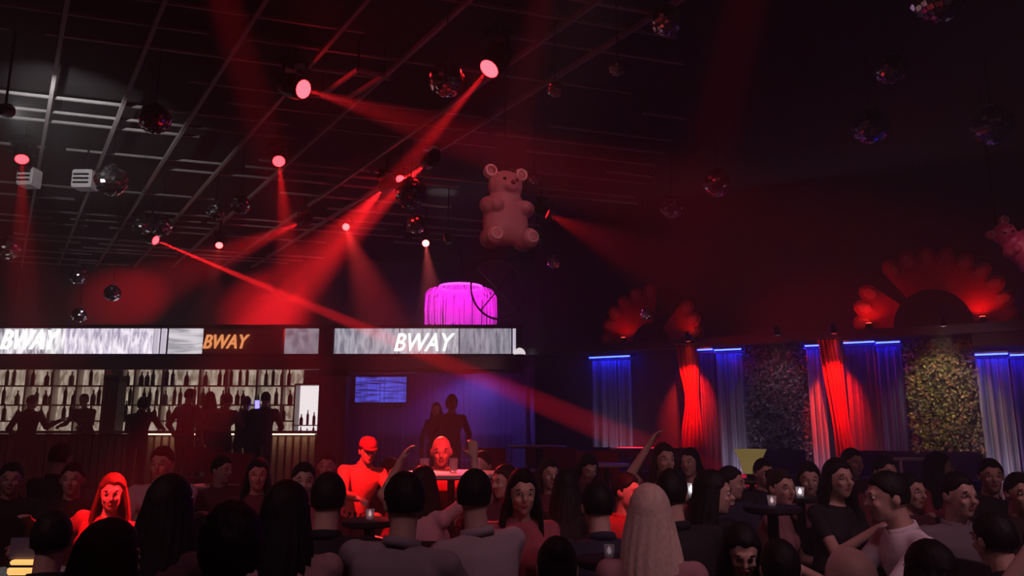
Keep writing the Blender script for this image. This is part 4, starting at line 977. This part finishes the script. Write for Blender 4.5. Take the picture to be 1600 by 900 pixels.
PEOPLE = [
 # nearest row, mostly seen from behind
 (174, 812, 2.35, 'rest', 'f', 160, K_, 'long', 'd', 'person in black seen from behind at the bottom left'),
 (364, 794, 2.45, 'table', 'm', 200, K_, 'curly', 'k', 'person in black at the bottom, below the empty red chair', 0, 'c', False),
 (268, 742, 3.2, 'rest', 'f', 175, (.06, .02, .035), 'long', 'k', 'person in dark wine top with back turned, left of the open pale jacket'),
 (449, 752, 3.05, 'look', 'f', 205, (.42, .27, .30), 'long', 'k', 'person in an open pale pink jacket, back turned'),
 (515, 738, 3.7, 'rest', 'm', 182, K_, 'short', 'k', 'broad person in black jacket with back turned, below the red lit shirt'),
 (632, 737, 3.3, 'talk', 'm', 170, G_, 'short', 'k', 'person in grey shirt with back turned, left of a second pale shirt'),
 (742, 733, 3.7, 'look', 'm', 215, (.45, .38, .43), 'short', 'k', 'person in pale shirt leaning to the right, back turned'),
 (816, 733, 4.3, 'table', 'f', 8, (.42, .10, .13), 'long', 'k', 'person in a rose top facing the viewer, right of the pale shirt'),
 (884, 733, 5.1, 'talk', 'f', 150, K_, 'long', 'k', 'person in black, left of the two in the dark middle'),
 (932, 752, 3.9, 'table', 'm', 190, NV, 'short', 'k', 'person in navy jacket bent forward left of the pink sleeves'),
 (1014, 757, 3.15, 'rest', 'f', 168, (.45, .25, .28), 'long', 'y', 'person in pink seen from behind at the bottom middle'),
 (1048, 733, 4.0, 'look', 'm', 195, K_, 'short', 'k', 'person in black just behind the pink seen from behind'),
 (1112, 735, 4.3, 'talk', 'f', 40, K_, 'long', 'k', 'person in black facing half left beside a small bright glass'),
 (1160, 822, 3.3, 'phone', 'f', -10, K_, 'long', 'k', 'person in black low down looking at own hands'),
 (1218, 732, 5.0, 'look', 'f', 60, (.28, .13, .15), 'bun', 'd', 'person in dusty rose top in half profile', 0, 'a', False),
 (1306, 716, 4.95, 'drink', 'f', 25, K_, 'long', 'k', 'person in black with a hand near the chin, under the leaning drape', 0, 'a', False),
 (1382, 736, 3.9, 'table', 'm', -92, (.80, .76, .82), 'short', 'k', 'person in a bright white shirt in profile to the left'),
 (1325, 850, 2.3, 'rest', 'm', 190, MR, 'bald', 'k', 'person at the bottom with wine top, in front of the white shirt', 0, 'c', False),
 (1494, 737, 4.2, 'rest', 'm', 10, (.20, .17, .20), 'short', 'k', 'person in grey shirt facing the viewer at right'),
 (1640, 800, 2.8, 'oneup', 'f', 15, K_, 'long', 'k', 'person at the right edge with a raised hand', 0, 'c', False),
 (1548, 800, 3.3, 'table', 'm', 190, K_, 'short', 'k', 'person in black with back turned near the right edge'),
 (1450, 845, 2.6, 'rest', 'f', 185, K_, 'bob', 'k', 'person in black at the bottom below the grey shirt'),
 (1216, 842, 2.9, 'rest', 'm', 170, K_, 'short', 'k', 'person in black at the bottom left of the wine top'),
 (85, 798, 3.2, 'rest', 'm', 200, K_, 'short', 'k', 'person in black at the far bottom left beside the golden lamp'),
 (870, 838, 2.8, 'rest', 'f', 180, (.03, .008, .012), 'bun', 'k', 'person in blackish red at the bottom between navy and rose'),
 # second row, red lit
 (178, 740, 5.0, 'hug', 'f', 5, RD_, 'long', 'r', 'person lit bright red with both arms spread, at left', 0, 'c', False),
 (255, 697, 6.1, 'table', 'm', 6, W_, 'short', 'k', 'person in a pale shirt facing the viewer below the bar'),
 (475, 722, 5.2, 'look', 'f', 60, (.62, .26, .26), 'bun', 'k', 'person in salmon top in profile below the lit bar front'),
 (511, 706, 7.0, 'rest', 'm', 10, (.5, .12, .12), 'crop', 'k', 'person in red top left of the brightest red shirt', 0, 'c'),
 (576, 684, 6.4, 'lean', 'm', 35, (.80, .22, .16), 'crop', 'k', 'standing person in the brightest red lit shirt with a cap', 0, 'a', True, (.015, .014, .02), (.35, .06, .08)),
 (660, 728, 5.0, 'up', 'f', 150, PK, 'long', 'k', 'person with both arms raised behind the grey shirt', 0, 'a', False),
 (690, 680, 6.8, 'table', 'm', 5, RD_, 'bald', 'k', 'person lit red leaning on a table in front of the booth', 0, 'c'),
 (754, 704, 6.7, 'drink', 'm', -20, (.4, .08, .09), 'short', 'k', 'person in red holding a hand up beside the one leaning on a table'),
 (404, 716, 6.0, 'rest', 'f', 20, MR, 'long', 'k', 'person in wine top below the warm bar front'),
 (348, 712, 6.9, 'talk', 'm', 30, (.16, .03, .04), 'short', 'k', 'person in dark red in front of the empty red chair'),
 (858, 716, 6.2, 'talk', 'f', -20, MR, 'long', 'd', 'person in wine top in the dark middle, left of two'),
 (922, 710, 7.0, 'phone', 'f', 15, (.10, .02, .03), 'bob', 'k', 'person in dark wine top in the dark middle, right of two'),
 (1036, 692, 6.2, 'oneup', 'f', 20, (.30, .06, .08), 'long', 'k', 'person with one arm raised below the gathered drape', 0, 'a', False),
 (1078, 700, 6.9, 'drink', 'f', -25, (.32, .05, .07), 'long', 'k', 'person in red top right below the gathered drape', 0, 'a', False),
 (1140, 728, 5.6, 'talk', 'm', 20, NV, 'short', 'k', 'person in navy below the yellow bucket'),
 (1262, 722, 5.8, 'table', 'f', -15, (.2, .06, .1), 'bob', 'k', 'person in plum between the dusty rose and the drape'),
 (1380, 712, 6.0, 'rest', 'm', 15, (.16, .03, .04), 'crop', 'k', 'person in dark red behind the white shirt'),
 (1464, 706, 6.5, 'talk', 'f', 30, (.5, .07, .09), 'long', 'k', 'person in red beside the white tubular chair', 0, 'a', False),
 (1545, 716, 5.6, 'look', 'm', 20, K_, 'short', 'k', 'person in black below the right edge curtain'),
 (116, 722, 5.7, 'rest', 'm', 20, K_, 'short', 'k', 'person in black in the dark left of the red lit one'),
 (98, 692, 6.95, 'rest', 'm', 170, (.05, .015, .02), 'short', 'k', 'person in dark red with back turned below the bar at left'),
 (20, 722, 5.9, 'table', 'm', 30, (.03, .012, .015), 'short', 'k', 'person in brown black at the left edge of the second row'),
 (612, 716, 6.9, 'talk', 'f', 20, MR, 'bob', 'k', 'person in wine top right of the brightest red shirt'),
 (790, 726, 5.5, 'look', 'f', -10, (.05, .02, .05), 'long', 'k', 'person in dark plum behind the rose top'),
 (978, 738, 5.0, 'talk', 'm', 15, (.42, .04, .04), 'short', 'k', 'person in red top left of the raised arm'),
 (1192, 716, 6.5, 'rest', 'm', 10, K_, 'short', 'k', 'person in black right of the yellow bucket'),
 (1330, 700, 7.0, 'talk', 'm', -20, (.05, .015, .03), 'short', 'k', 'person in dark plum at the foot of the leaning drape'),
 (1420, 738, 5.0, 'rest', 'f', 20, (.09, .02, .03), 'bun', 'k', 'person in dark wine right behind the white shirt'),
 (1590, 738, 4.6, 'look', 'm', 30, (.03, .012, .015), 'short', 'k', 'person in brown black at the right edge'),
]
BARP = [
 (52, 617, 13.3, 'reach', 'm', 178, K_, 'short', 'k', 'person in black standing at the bar with one arm out'),
 (132, 615, 15.25, 'bar', 'f', 0, MR, 'bun', 'k', 'person in wine top behind the bar left of the pillar'),
 (226, 621, 13.4, 'lean', 'm', 185, K_, 'curly', 'k', 'person in black bending over the bar right of the pillar'),
 (298, 607, 13.3, 'stand', 'm', 160, (.38, .10, .20), 'short', 'k', 'person in plum jacket standing at the middle of the bar'),
 (329, 612, 13.75, 'bar', 'f', 190, (.36, .12, .10), 'long', 'k', 'person in rust top at the bar, right of the plum jacket'),
 (357, 615, 13.35, 'bar', 'f', 175, (.45, .18, .15), 'bun', 'k', 'person in pale rust top at the bar, third from the pillar'),
 (416, 612, 13.3, 'film', 'm', 180, NV, 'short', 'k', 'person in navy at the bar holding up a blue phone'),
 (386, 619, 13.6, 'stand', 'm', 180, K_, 'short', 'k', 'person in black at the bar left of the blue phone'),
 (706, 618, 11.0, 'stand', 'm', 20, (.06, .015, .02), 'curly', 'k', 'person in dark wine standing in front of the blue booth'),
 (682, 629, 11.9, 'stand', 'f', -15, (.08, .02, .03), 'long', 'k', 'shorter person in dark wine in front of the blue booth'),
]
ALLP = [(a[9], person(*a)) for a in PEOPLE]
for a in BARP: person(*a, floor=TERR)
# blue phone in front of the navy person at the bar
c = at(402, 632, 13.72); t = thing('phone', 'phone with a bright blue screen at the bar', 'phone', c); t.rotation_euler = (R(10), 0, 0)
obj('case', bxm(-.045, .045, .0, .012, -.08, .08, .004), M_BLACK, t); obj('screen', bxm(-.04, .04, -.003, -.0005, -.074, .074), mat('blue phone screen', em=(.12, .10, 1), es=6), t)
# small bright glasses and candle lamps between the people
def candle(px, py, Y, label, col=(1, .8, .8), es=5., s=1.):
    c = at(px, py, Y); t = thing('candle_glass', label, 'candle', c); t.scale = (s,) * 3
    bm = bmesh.new(); lathe(bm, [(.022, -.03), (.024, -.028), (.032, .035), (.029, .035), (.02, -.02), (.003, -.022)], 12); obj('cup', bm, GL, t)
    bm = bmesh.new(); lathe(bm, [(.003, -.012), (.012, 0), (.008, .016), (.001, .028)], 8); obj('flame', bm, mat('flame %s' % (col,), em=col, es=es), t)
    table((c.x, c.y, 0), .15, c.z - .03 * s - .0008, 'little black table under the ' + label.split(' on a')[0] + label.split('table')[1], M_BLACK)
candle(1250, 769, 5.5, 'bright candle glass on a table left of the leaning drape foot')
candle(1080, 766, 5.0, 'bright white candle glass on a table beside the half turned black dress', (1, .97, .95), 8, 1.2)
candle(578, 804, 4.2, 'small candle glass on a table below the brightest red shirt', (1, .6, .6), 1.2, .8)
candle(952, 862, 3.35, 'faint candle glass on a table at the bottom middle', (.5, .38, .44), .6, .8)
candle(1206, 783, 4.15, 'faint candle glass on a table below the dusty rose top', (1, .7, .7), 1.2, .8)
c = at(705, 738, 6.15); tb = table((c.x, c.y, 0), .42, c.z, 'pale round table in front of the red lit pair', M_PALE)
for i, dx in enumerate((-.2, .02, .2)): tumbler((c.x + dx, c.y - .1 + .08 * i, c.z + .0005), ('left', 'middle', 'right')[i] + ' glass on the pale round table of the red lit pair')
